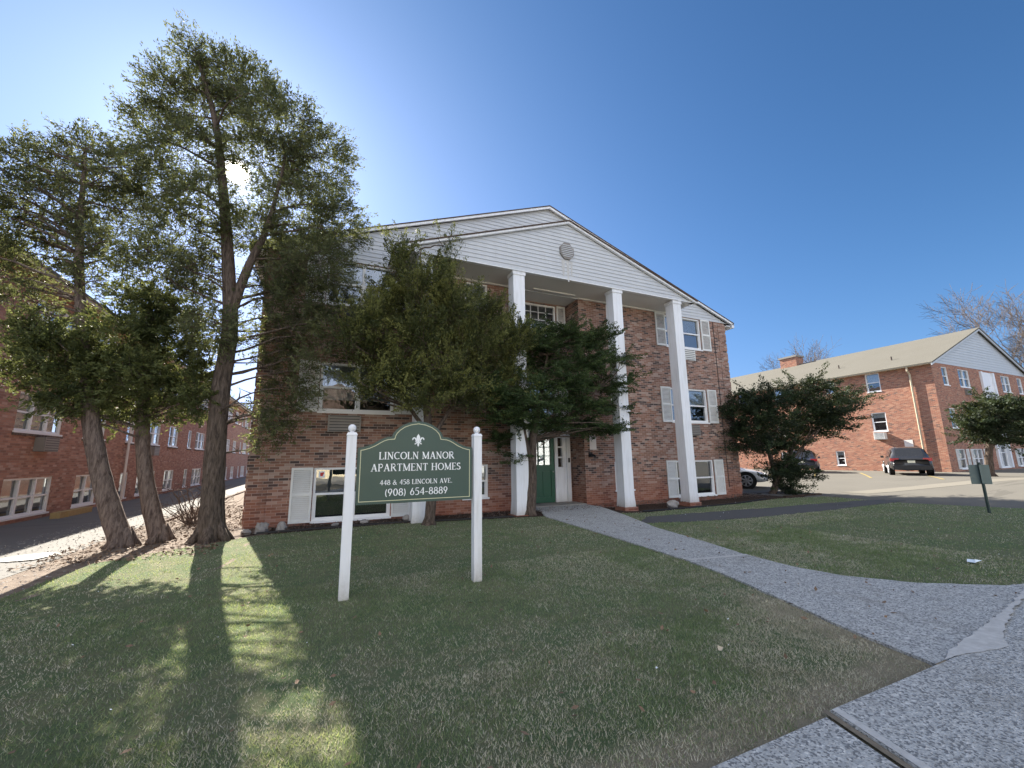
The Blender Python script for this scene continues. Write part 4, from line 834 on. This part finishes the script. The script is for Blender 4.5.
def tree(name, trunk, rad, blobs, mat, label, cat, leafn, bark='bark', group=None, seed=1, extra=(), branch_r=.05, nb=3, sides=14, bmin=.8, **kw):
    base = trunk[0]; t = root(name, (base[0], base[1], 0), label, cat, group)
    mb = MB(); tp = smooth_path(trunk, 6); n = len(tp); rr = [np.interp(i / (n - 1), np.linspace(0, 1, len(rad)), rad) for i in range(n)]
    tp[0] = tp[0] - np.array([0, 0, .12]); mb.tube(tp, rr, sides, wob=.10, seed=seed)
    for lim, lr in extra:
        lp = smooth_path(lim, 5); m = len(lp); mb.tube(lp, [np.interp(i / (m - 1), np.linspace(0, 1, len(lr)), lr) for i in range(m)], 10, wob=.1, seed=seed + 3)
    rg = random.Random(seed)
    # root flare
    for k in range(6):
        a = 2 * math.pi * k / 6 + rg.random(); r0 = rad[0]; d = np.array([math.cos(a), math.sin(a), 0])
        mb.tube([np.array(base) + d * r0 * .3 + np.array([0, 0, r0 * 1.9]), np.array(base) + d * r0 * .85 + np.array([0, 0, r0 * .5]), np.array(base) + d * r0 * 1.6 + np.array([0, 0, -.06])], [r0 * .35, r0 * .42, r0 * .2], 6)
    allp = list(tp) + [q for lim, _ in extra for q in smooth_path(lim, 5)]
    for bi, (c, r) in enumerate(blobs):
        c = np.array(c); r = np.array(r)
        for q in range(nb):
            tgt = c + np.array([rg.uniform(-.75, .75) for _ in range(3)]) * r
            cand = [p for p in allp if p[2] < tgt[2] + .15 and p[2] > bmin] or [allp[-1]]
            s = min(cand, key=lambda p: np.linalg.norm((p - tgt) * np.array([1, 1, 1.0])) + abs((tgt[2] - p[2]) - .35 * np.linalg.norm((p - tgt)[:2])) * .8)
            L = np.linalg.norm(tgt - s); r0 = min(branch_r, .012 + .012 * L)
            pts = branch_to(mb, s, tgt, r0, .005, seed * 100 + bi * 7 + q)
            for _ in range(4):
                k = rg.randint(2, 5); e = pts[k] + np.array([rg.uniform(-1, 1), rg.uniform(-1, 1), rg.uniform(-.4, .9)]) * (.35 * float(r.mean()) + .12); branch_to(mb, pts[k], e, r0 * .45, .003, rg.random(), sides=4)
    mb.build('trunk', M[bark], t, True)
    crown_mesh('crown', blobs, mat, t, leafn, seed=seed, tip=M['tip_' + [q for q in M if M[q] is mat][0][5:]], **kw)
    return t
def px_blobs(lst, Y, jit=0, seed=0, depth=1.0):
    """(px, py, half width px, half height px, depth offset m) -> real ellipsoids around the tree's own plane y = Y"""
    rg = random.Random(seed); o = []
    for a in lst:
        x, y, w, h_ = a[:4]; dy = a[4] if len(a) > 4 else rg.uniform(-.8, .8) * depth
        p = onY(x, y, Y + dy); D_ = float((p - CAM) @ CF); s = D_ / CFL; o.append((tuple(p), (w * s, min(w, 1.4 * h_) * s * .9, h_ * s)))
    return o
P3 = lambda x, y, Y: tuple(onY(x, y, Y))
# tall wispy cypress nearest the brick corner
Y3 = 10.25
t3b = px_blobs([(190, 55, 16, 22), (222, 75, 26, 22), (165, 90, 24, 30), (205, 110, 36, 26), (250, 95, 34, 32), (150, 130, 22, 34), (282, 125, 36, 34), (185, 155, 36, 34), (318, 165, 34, 44), (262, 160, 34, 30), (150, 190, 22, 28), (205, 200, 30, 26), (300, 210, 38, 36), (338, 225, 26, 34), (262, 235, 34, 26), (180, 235, 34, 28), (318, 262, 34, 28), (150, 265, 30, 26), (272, 290, 18, 30), (205, 275, 22, 22), (274, 340, 16, 34), (300, 300, 22, 34), (284, 405, 18, 44), (260, 425, 10, 30), (300, 335, 16, 26), (306, 375, 12, 34), (215, 330, 26, 24), (180, 300, 26, 22), (330, 330, 16, 26)], Y3, depth=.7, seed=5)
tree('cypress_tree', [P3(210, 541, Y3), P3(213, 480, Y3), P3(220, 400, Y3), P3(230, 330, Y3), P3(228, 260, Y3), P3(222, 180, Y3), P3(215, 120, Y3), P3(195, 50, Y3)], [.25, .19, .165, .15, .12, .09, .06, .02], t3b, M['leaf_cypress'],
     'tallest wispy evergreen with forked trunk next to the brick corner', 'tree', 150000, seed=11, leaf=(.072, .023), twig=.42, per=30, up=.15, shell=.3, nb=3, branch_r=.03,
     extra=[([P3(231, 315, Y3), P3(248, 268, Y3 - .2), P3(268, 225, Y3 - .3), P3(285, 160, Y3 - .3)], [.10, .085, .06, .02])])
# tall cypress on the far left
Y1 = 10.4
t1b = px_blobs([(88, 150, 30, 20), (55, 165, 28, 22), (20, 160, 24, 22), (120, 165, 24, 22), (-8, 180, 22, 26), (90, 195, 32, 22), (45, 205, 32, 24), (130, 205, 24, 24), (5, 225, 26, 26), (75, 235, 30, 22), (115, 245, 26, 22), (40, 255, 28, 20), (10, 280, 22, 18), (90, 280, 20, 14), (-20, 230, 20, 40), (30, 300, 22, 14)], Y1, seed=6, depth=.8)
tree('cypress_tree', [P3(122, 547, Y1), P3(105, 490, Y1), P3(93, 430, Y1), P3(88, 370, Y1), P3(80, 300, Y1), P3(80, 230, Y1), P3(86, 150, Y1)], [.18, .15, .135, .11, .08, .06, .02], t1b, M['leaf_cypress'],
     'leaning evergreen on the far left with thin see-through crown above a bare upper trunk', 'tree', 46000, bark='bark_pale', seed=12, leaf=(.068, .021), twig=.36, per=28, nb=4, branch_r=.035)
# lower dense cedar between them
Y2 = 10.75
t2b = px_blobs([(150, 305, 26, 20), (125, 335, 32, 26), (175, 335, 32, 26), (60, 355, 34, 24), (30, 370, 24, 20), (95, 375, 34, 26), (140, 375, 30, 26), (185, 375, 28, 26), (70, 400, 26, 18), (110, 412, 30, 14), (200, 400, 16, 22), (45, 330, 24, 14), (165, 410, 22, 14)], Y2, seed=7, depth=.7)
tree('cedar_tree', [P3(160, 541, Y2), P3(148, 490, Y2), P3(143, 430, Y2), P3(148, 370, Y2), P3(150, 300, Y2)], [.165, .135, .11, .08, .03], t2b, M['leaf_mid'],
     'shorter leaning evergreen with the densest low green crown, middle of the three', 'tree', 78000, bark='bark_pale', seed=13, leaf=(.072, .025), twig=.5, per=60, thin=.12, flat=.15, shrink=.92, nb=3, branch_r=.03)
# olive juniper in front of the left bay
YC = 10.15
cb_ = px_blobs([(400, 262, 14, 22), (443, 262, 14, 22), (422, 290, 26, 22), (395, 305, 26, 24), (450, 305, 28, 26), (370, 320, 20, 18), (482, 318, 24, 22), (425, 335, 34, 24), (372, 352, 28, 20), (478, 352, 34, 26), (512, 345, 18, 24), (400, 375, 32, 22), (450, 380, 34, 24), (500, 385, 26, 22), (350, 338, 14, 12), (364, 388, 18, 11), (425, 400, 32, 10), (476, 400, 26, 10), (338, 312, 8, 8)], YC, seed=8, depth=.7)
tree('juniper_tree', [P3(429, 526, YC), P3(432, 480, YC), P3(428, 425, YC), P3(425, 360, YC), P3(422, 290, YC), P3(420, 250, YC)], [.13, .11, .10, .08, .05, .015], cb_, M['leaf_olive'],
     'olive green juniper standing behind the entrance sign', 'tree', 125000, seed=14, leaf=(.07, .026), twig=.85, per=110, up=1.0, thin=.10, shell=.15, shrink=.78, nb=4, branch_r=.03,
     extra=[([P3(431, 440, YC), P3(455, 400, YC), P3(480, 350, YC)], [.06, .045, .015]), ([P3(430, 435, YC), P3(405, 400, YC + .2), P3(380, 345, YC + .3)], [.06, .04, .015])])
# dark yew by the door
YD = 10.6
db = px_blobs([(522, 338, 20, 14), (560, 335, 22, 14), (595, 340, 20, 12), (540, 358, 30, 14), (585, 362, 28, 12), (618, 360, 18, 6), (510, 375, 26, 14), (560, 382, 34, 12), (604, 385, 24, 9), (628, 380, 10, 4), (530, 402, 32, 12), (580, 405, 30, 10), (614, 408, 16, 7), (548, 424, 26, 9), (584, 426, 24, 8), (612, 428, 12, 5), (510, 418, 22, 10), (492, 392, 16, 16), (600, 428, 18, 7), (500, 440, 12, 8), (520, 455, 8, 10)], YD, seed=9, depth=.8)
tree('yew_tree', [P3(530, 516, YD), P3(532, 480, YD), P3(533, 440, YD), P3(540, 400, YD), P3(548, 350, YD)], [.155, .135, .12, .07, .02], db, M['leaf_yew'],
     'dark layered evergreen with fluted trunk in front of the green door', 'tree', 130000, seed=15, leaf=(.066, .028), twig=.75, per=120, up=.12, flat=.6, thin=.105, shell=.2, shrink=.86, bmin=2.0, nb=4, branch_r=.028,
     extra=[([P3(531, 462, YD - .05), P3(526, 440, YD), P3(520, 410, YD), P3(512, 370, YD)], [.07, .06, .05, .015]), ([P3(535, 430, YD), P3(562, 408, YD), P3(598, 388, YD - .2)], [.05, .035, .012])])
# spreading shrub at the right corner (built about its own depth)
def px_blobs_d(lst, Dp, seed=0, depth=1.0):
    rg = random.Random(seed); o = []
    for x, y, w, h_ in lst:
        dd_ = Dp + rg.uniform(-.8, .8) * depth; s = dd_ / CFL; o.append((tuple(atD(x, y, dd_)), (w * s, w * s * .9, h_ * s)))
    return o
DS = float((np.array([16.4, 11.3, 0]) - CAM) @ CF)
A = lambda x, y, d=0: tuple(atD(x, y, DS + d))
sb = px_blobs_d([(742, 408, 22, 10), (768, 400, 24, 12), (800, 392, 24, 8), (808, 383, 10, 5), (830, 402, 22, 7), (852, 402, 12, 5), (735, 428, 14, 12), (765, 425, 26, 14), (800, 415, 28, 12), (830, 420, 20, 9), (750, 445, 18, 10), (782, 440, 24, 12), (812, 430, 20, 8), (838, 412, 12, 6), (730, 410, 8, 8), (784, 480, 16, 16), (776, 468, 12, 10), (796, 472, 10, 12), (762, 446, 14, 5)], DS, seed=10, depth=.9)
tree('spreading_juniper', [A(772, 497), A(776, 480), A(772, 462), A(765, 440), A(755, 415)], [.12, .11, .09, .06, .015], sb, M['leaf_black'],
     'almost black spreading juniper at the right corner of the portico building', 'tree', 85000, seed=16, leaf=(.085, .034), twig=1.0, per=130, up=.45, flat=.25, thin=.12, shell=.2, shrink=.85, nb=3, branch_r=.035,
     extra=[([A(776, 485), A(788, 462), A(795, 440), A(812, 405)], [.08, .07, .05, .015]), ([A(772, 490), A(783, 470, -.2), A(800, 450, -.2), A(830, 412, -.2)], [.06, .05, .04, .012])])
# evergreen in front of the right building
DR = float((np.array([33.0, 9.6, .2]) - CAM) @ CF); A2 = lambda x, y, d=0: tuple(atD(x, y, DR + d))
rbb = px_blobs_d([(988, 405, 12, 5), (1008, 402, 16, 6), (975, 415, 10, 7), (995, 415, 20, 10), (1022, 410, 16, 12), (968, 426, 10, 7), (990, 430, 20, 8), (1018, 428, 18, 8), (980, 438, 12, 4), (1005, 440, 18, 4), (1040, 420, 18, 16)], DR, seed=12, depth=.9)
tree('evergreen_tree', [A2(990, 476), A2(989, 455), A2(992, 430), A2(998, 405)], [.18, .15, .11, .04], rbb, M['leaf_black'],
     'round dark evergreen in front of the grey gabled end wall on the far right', 'tree', 42000, seed=17, leaf=(.13, .05), twig=1.1, per=110, up=.25, flat=.4, thin=.12, shrink=.85, nb=3, branch_r=.05)

# bare trees far behind
def bare_tree(base, H, spread, seed, label, lean=(0, 0), levels=5, r0=.35, sway=1.0):
    rg = random.Random(seed); t = root('bare_tree', base, label, 'tree', None); tk = MB(); cr = MB()
    def grow(p, d, L, r, lev, mb):
        n = 4; pts = [np.array(p)]; dd = np.array(d)
        for i in range(n):
            dd = dd + np.array([rg.uniform(-1, 1), rg.uniform(-1, 1), rg.uniform(-.3, .7)]) * .16; dd = dd / np.linalg.norm(dd); pts.append(pts[-1] + dd * L / n)
        mb.tube(pts, [max(.016, r * (1 - .45 * i / n)) for i in range(n + 1)], 6 if lev < 2 else 3, cap=False)
        if lev >= levels: return
        k = 3 if lev < 3 else 4
        for j in range(k):
            q = pts[-1] if j == 0 else pts[rg.randint(2, n)]
            a = rg.uniform(0, 6.28); tilt = rg.uniform(.35, .9) * spread if j else rg.uniform(.1, .3)
            u = np.cross(dd, [0, 0, 1.]) if abs(dd[2]) < .95 else np.array([1., 0, 0]); u /= np.linalg.norm(u); w = np.cross(dd, u)
            nd = dd * math.cos(tilt) + (u * math.cos(a) + w * math.sin(a)) * math.sin(tilt); nd[2] += .08
            nd /= np.linalg.norm(nd); grow(q, nd, L * rg.uniform(.62, .84), r * (.62 if j == 0 else .45), lev + 1, cr if lev >= 1 else tk)
    for s in range(3): 
        a = 2 * math.pi * s / 3 + seed; d = np.array([math.cos(a) * .35 + lean[0], math.sin(a) * .35 + lean[1], 1.]); d /= np.linalg.norm(d)
        grow((base[0], base[1], base[2] + H * .16), d, H * .30, r0 * .6, 0, tk)
    tk.tube([np.array(base) - [0, 0, .3], np.array(base) + np.array([0, 0, H * .1]), np.array(base) + np.array([0, 0, H * .22])], [r0 * 1.2, r0, r0 * .8], 8)
    tk.build('trunk', M['bark_grey'], t, True); cr.build('crown', M['bark_grey'], t)
    return t
b1 = atD(1040, 440, 58); bare_tree((b1[0], b1[1], .2), 22, 1.2, 21, 'large bare spreading tree behind the grey gable on the far right', (-.25, .2), 6, .5)
b2 = atD(815, 440, 75); bare_tree((b2[0], b2[1], .2), 19.5, 1.1, 33, 'bare tree beyond the brick chimney', (0, 0), 5, .3)
for k, (x, d, hh, lab) in enumerate(((225, 75, 14, 'bare tree beyond the driveway close to the cypress trunk'), (120, 95, 18, 'bare tree behind the roof of the red brick building'))):
    q = atD(x, 440, d); bare_tree((q[0], q[1], 0), hh, 1.0, 40 + k, lab, (0, 0), 5, .25)
# leafless pale shrub behind the three trees
rg = random.Random(5); sh = root('bare_shrub', (-2.9, 13.2, 0), 'leafless pale twiggy shrub between the evergreen trunks and the driveway', 'shrub')
mb = MB()
for k in range(46):
    a = rg.uniform(0, 6.28); r = rg.uniform(.3, 1.3); h_ = rg.uniform(.25, 1.0); s = np.array([-2.9 + rg.uniform(-.15, .15), 13.2 + rg.uniform(-.15, .15), 0])
    e = s + np.array([math.cos(a) * r, math.sin(a) * r, h_]); pts = branch_to(mb, s, e, .011, .003, k, .22, 4, .8)
    branch_to(mb, pts[3], pts[3] + np.array([rg.uniform(-.4, .4), rg.uniform(-.4, .4), rg.uniform(0, .35)]), .006, .002, k + 99, .2, 4)
mb.build('stems', M['bark_pale'], sh)
# evergreen backdrop mass at the end of the driveway
fw = px_blobs([(160, 440, 30, 12), (205, 445, 26, 10), (238, 440, 18, 14)], 80, seed=3, depth=3)
# ------------------------------------------------------------------ stones, litter, small things
def rock(c, r, seed, label):
    rg = random.Random(seed); mb = MB(); mb.sphere((0, 0, 0), r, nu=9, nv=6); mb.v = [tuple(np.array(p) * (1 + rg.uniform(-.22, .22))) for p in mb.v]
    for i in range(9): mb.v[i] = mb.v[0]; mb.v[-1 - i] = mb.v[-1]
    o = mb.build('stone', M['stone']); o.location = c; o.rotation_euler = (0, 0, rg.random() * 6); return tag(o, label, 'stone')
rock((-1.15, 10.95, .07), (.17, .13, .14), 1, 'largest pale stone by the left brick corner')
rock((-.78, 11.05, .06), (.13, .11, .11), 2, 'darker stone second from the left brick corner')
rock((-1.42, 10.8, .04), (.09, .08, .07), 3, 'small stone at the very foot of the left brick corner')
rock((1.02, 11.2, .04), (.11, .07, .05), 4, 'flat stone below the window left of the sign')
rock((2.0, 11.0, .06), (.14, .1, .10), 5, 'blocky stone under the sign near the first column')
rock((10.35, 10.55, -.02), (.24, .15, .13), 6, 'low grey rock between the two right-hand columns')
rock((.35, 11.1, .03), (.09, .06, .04), 7, 'small flat stone in the mulch left of the sign post')
mb = MB(); mb.poly([(8.12, 2.90, .028), (8.28, 2.88, .045), (8.30, 2.96, .03), (8.2, 3.0, .05), (8.10, 2.97, .03)]); mb.poly([(8.12, 2.90, .028), (8.2, 2.92, .06), (8.28, 2.88, .045)])
tag(mb.build('paper_scrap', M['paper']), 'crumpled pale paper scrap on the right-hand lawn', 'litter')
mb = MB(); mb.poly([(2.85, 2.53, .04), (2.885, 2.54, .055), (2.90, 2.57, .04), (2.865, 2.575, .06), (2.84, 2.55, .04)]); mb.v = mb.v
tag(mb.build('fallen_leaf', M['trim_tan']), 'single curled tan leaf on the near lawn', 'leaf')
mb = MB(); hp = smooth_path([(-1.2, 10.62, .03), (0, 10.68, .03), (1.6, 10.72, .03), (3.2, 10.45, .03), (4.6, 10.25, .03)], 6); mb.tube(hp, .022, 6)
tag(mb.build('garden_edging', M['black']), 'black edging strip between the lawn and the mulch on the left', 'edging')
mb = MB(); hp = smooth_path([(8.3, 9.6, -.0), (10, 9.72, -.03), (12.4, 9.85, -.03), (14.2, 10.1, -.0)], 6); mb.tube(hp, .022, 6)
tag(mb.build('garden_edging', M['black']), 'black edging strip in front of the two right-hand columns', 'edging')
mb = MB(); mb.box(15.3, 17.4, 10.1, 10.22, -.05, .04); tag(mb.build('bed_kerb', M['mulch']), kind='structure')
def inside(px_, py_, poly):
    r = np.zeros(len(px_), bool); n = len(poly); j = n - 1
    for i in range(n):
        xi, yi = poly[i]; xj, yj = poly[j]; c = ((yi > py_) != (yj > py_)) & (px_ < (xj - xi) * (py_ - yi) / (yj - yi + 1e-12) + xi); r ^= c; j = i
    return r
def vnoise(x, y, s, seed):
    rg = np.random.default_rng(seed); G = rg.random((256, 256)); X = x * s + 500; Y = y * s + 500; xi = np.floor(X).astype(int); yi = np.floor(Y).astype(int); fx = X - xi; fy = Y - yi; fx = fx * fx * (3 - 2 * fx); fy = fy * fy * (3 - 2 * fy)
    g = lambda a, b: G[a % 256, b % 256]; return (g(xi, yi) * (1 - fx) + g(xi + 1, yi) * fx) * (1 - fy) + (g(xi, yi + 1) * (1 - fx) + g(xi + 1, yi + 1) * fx) * fy
def scatter_grass():
    rg = np.random.default_rng(77); XS = []; 
    for (x0, x1, y0, y1, dens) in ((-3, 5, .5, 3.2, 9000), (-3.4, 9, 3.2, 6, 3600), (-3.4, 12, 6, 8.6, 1000), (-3.4, 18, 8.6, 10.9, 450), (9, 18, 1, 8.6, 420), (5.5, 9, 1.8, 3.2, 2200)):
        n = int((x1 - x0) * (y1 - y0) * dens); XS.append(np.stack([rg.uniform(x0, x1, n), rg.uniform(y0, y1, n)], 1))
    P = np.concatenate(XS); x, y = P[:, 0], P[:, 1]
    jx = x + (vnoise(x, y, 9, 1) - .5) * .10 + rg.normal(size=len(x)) * .016; jy = y + (vnoise(x, y, 9, 2) - .5) * .10 + rg.normal(size=len(x)) * .016
    k = inside(jx, jy, LAWN) & ~inside(jx, jy, WALK) & ~inside(jx, jy, ASPH) & (jy > 1.76)
        # only where the camera's side can see it
    x, y = x[k], y[k]
    q = vnoise(x, y, .9, 3) * .5 + vnoise(x, y, 2.7, 4) * .3 + vnoise(x, y, 8, 5) * .2
    wear = np.clip(1 - np.abs(x - (4.4 + 0 * y)) / 1.6, 0, 1) * np.clip((5 - y) / 2.5, 0, 1) + np.clip((2.6 - y) / .8, 0, 1) * .8   # trodden corner beside the walk
    keep = rg.random(len(x)) > np.clip((q - .58) * 2.0 + wear * .15, 0, .6); x, y, q, wear = x[keep], y[keep], q[keep], wear[keep]; n = len(x)
    h_ = (.012 + .019 * rg.random(n)) * (1.25 - .7 * q) * (1 - .10 * wear); far = np.clip(np.hypot(x, y) / 5, 1, 2.2); w = .0026 * far * (.7 + .6 * rg.random(n))
    a = rg.uniform(0, 6.283, n); lean = rg.uniform(.2, 1.5, n) * h_; la = rg.uniform(0, 6.283, n)
    b0 = np.stack([x - np.cos(a) * w, y - np.sin(a) * w, np.full(n, -.002)], 1); b1 = np.stack([x + np.cos(a) * w, y + np.sin(a) * w, np.full(n, -.002)], 1); tp = np.stack([x + np.cos(la) * lean, y + np.sin(la) * lean, h_], 1)
    V = np.stack([b0, b1, tp], 1).reshape(-1, 3); Fc = np.arange(3 * n).reshape(n, 3)
    r = rg.random(n); s = np.clip((q - .42) * 2.2 + wear * .7 + .16, .06, .93); mi = np.where(r < s, 2, np.where(r < s + (1 - s) * .4, 1, 0))
    o = fast_mesh('grass', V, Fc, [M['g_green'], M['g_olive'], M['g_straw']], mi); tag(o, 'short patchy grass mixed with straw covering the lawns', 'grass', None, 'stuff'); return n
ng = scatter_grass()
def litter(name, x0, x1, y0, y1, n, size, mat, label, seed, zf=0.0):
    rg = np.random.default_rng(seed); x = rg.uniform(x0, x1, n); y = rg.uniform(y0, y1, n); c = np.stack([x, y, rg.uniform(.004, .03, n) + zf], 1)
    a = rg.normal(size=(n, 3)) * np.array([1, 1, .35]); a /= np.linalg.norm(a, axis=1)[:, None]; b = np.cross(a, np.array([0, 0, 1.]) + rg.normal(size=(n, 3)) * .35); b /= np.linalg.norm(b, axis=1)[:, None]; s = (size * (.5 + rg.random(n)))[:, None]
    V = np.stack([c - a * s, c + b * s * .55, c + a * s, c - b * s * .55], 1).reshape(-1, 3); V[:, 2] = np.maximum(V[:, 2], zf + .002)
    tag(fast_mesh(name, V, np.arange(4 * n).reshape(n, 4), [mat]), label, 'leaf litter', None, 'stuff')
litter('leaf_litter', -4.1, -1.65, 8.8, 18, 5200, .030, M['leaf_dry'], 'dry brown leaves scattered on the soil under the evergreens', 1, .0)
litter('gravel', -5.6, -3.3, 5.5, 22, 5200, .016, M['stone'], 'loose gravel and grit along the edge of the driveway', 6, -.03)
litter('bark_litter', -1.5, 15.5, 10.6, 11.7, 4200, .024, M['bark_pale'], 'bark chips and dead leaves along the foot of the brick wall', 2, .0)
litter('lawn_leaves', -3, 9, 2, 10, 520, .022, M['leaf_dry'], 'small scattered dry leaves lying on the lawn', 3, .02)
litter('pale_flecks', -3, 14, 1.9, 9.5, 110, .010, M['letter'], 'tiny pale flecks of blossom and paper on the lawn', 4, .03)
print('grass blades', ng)
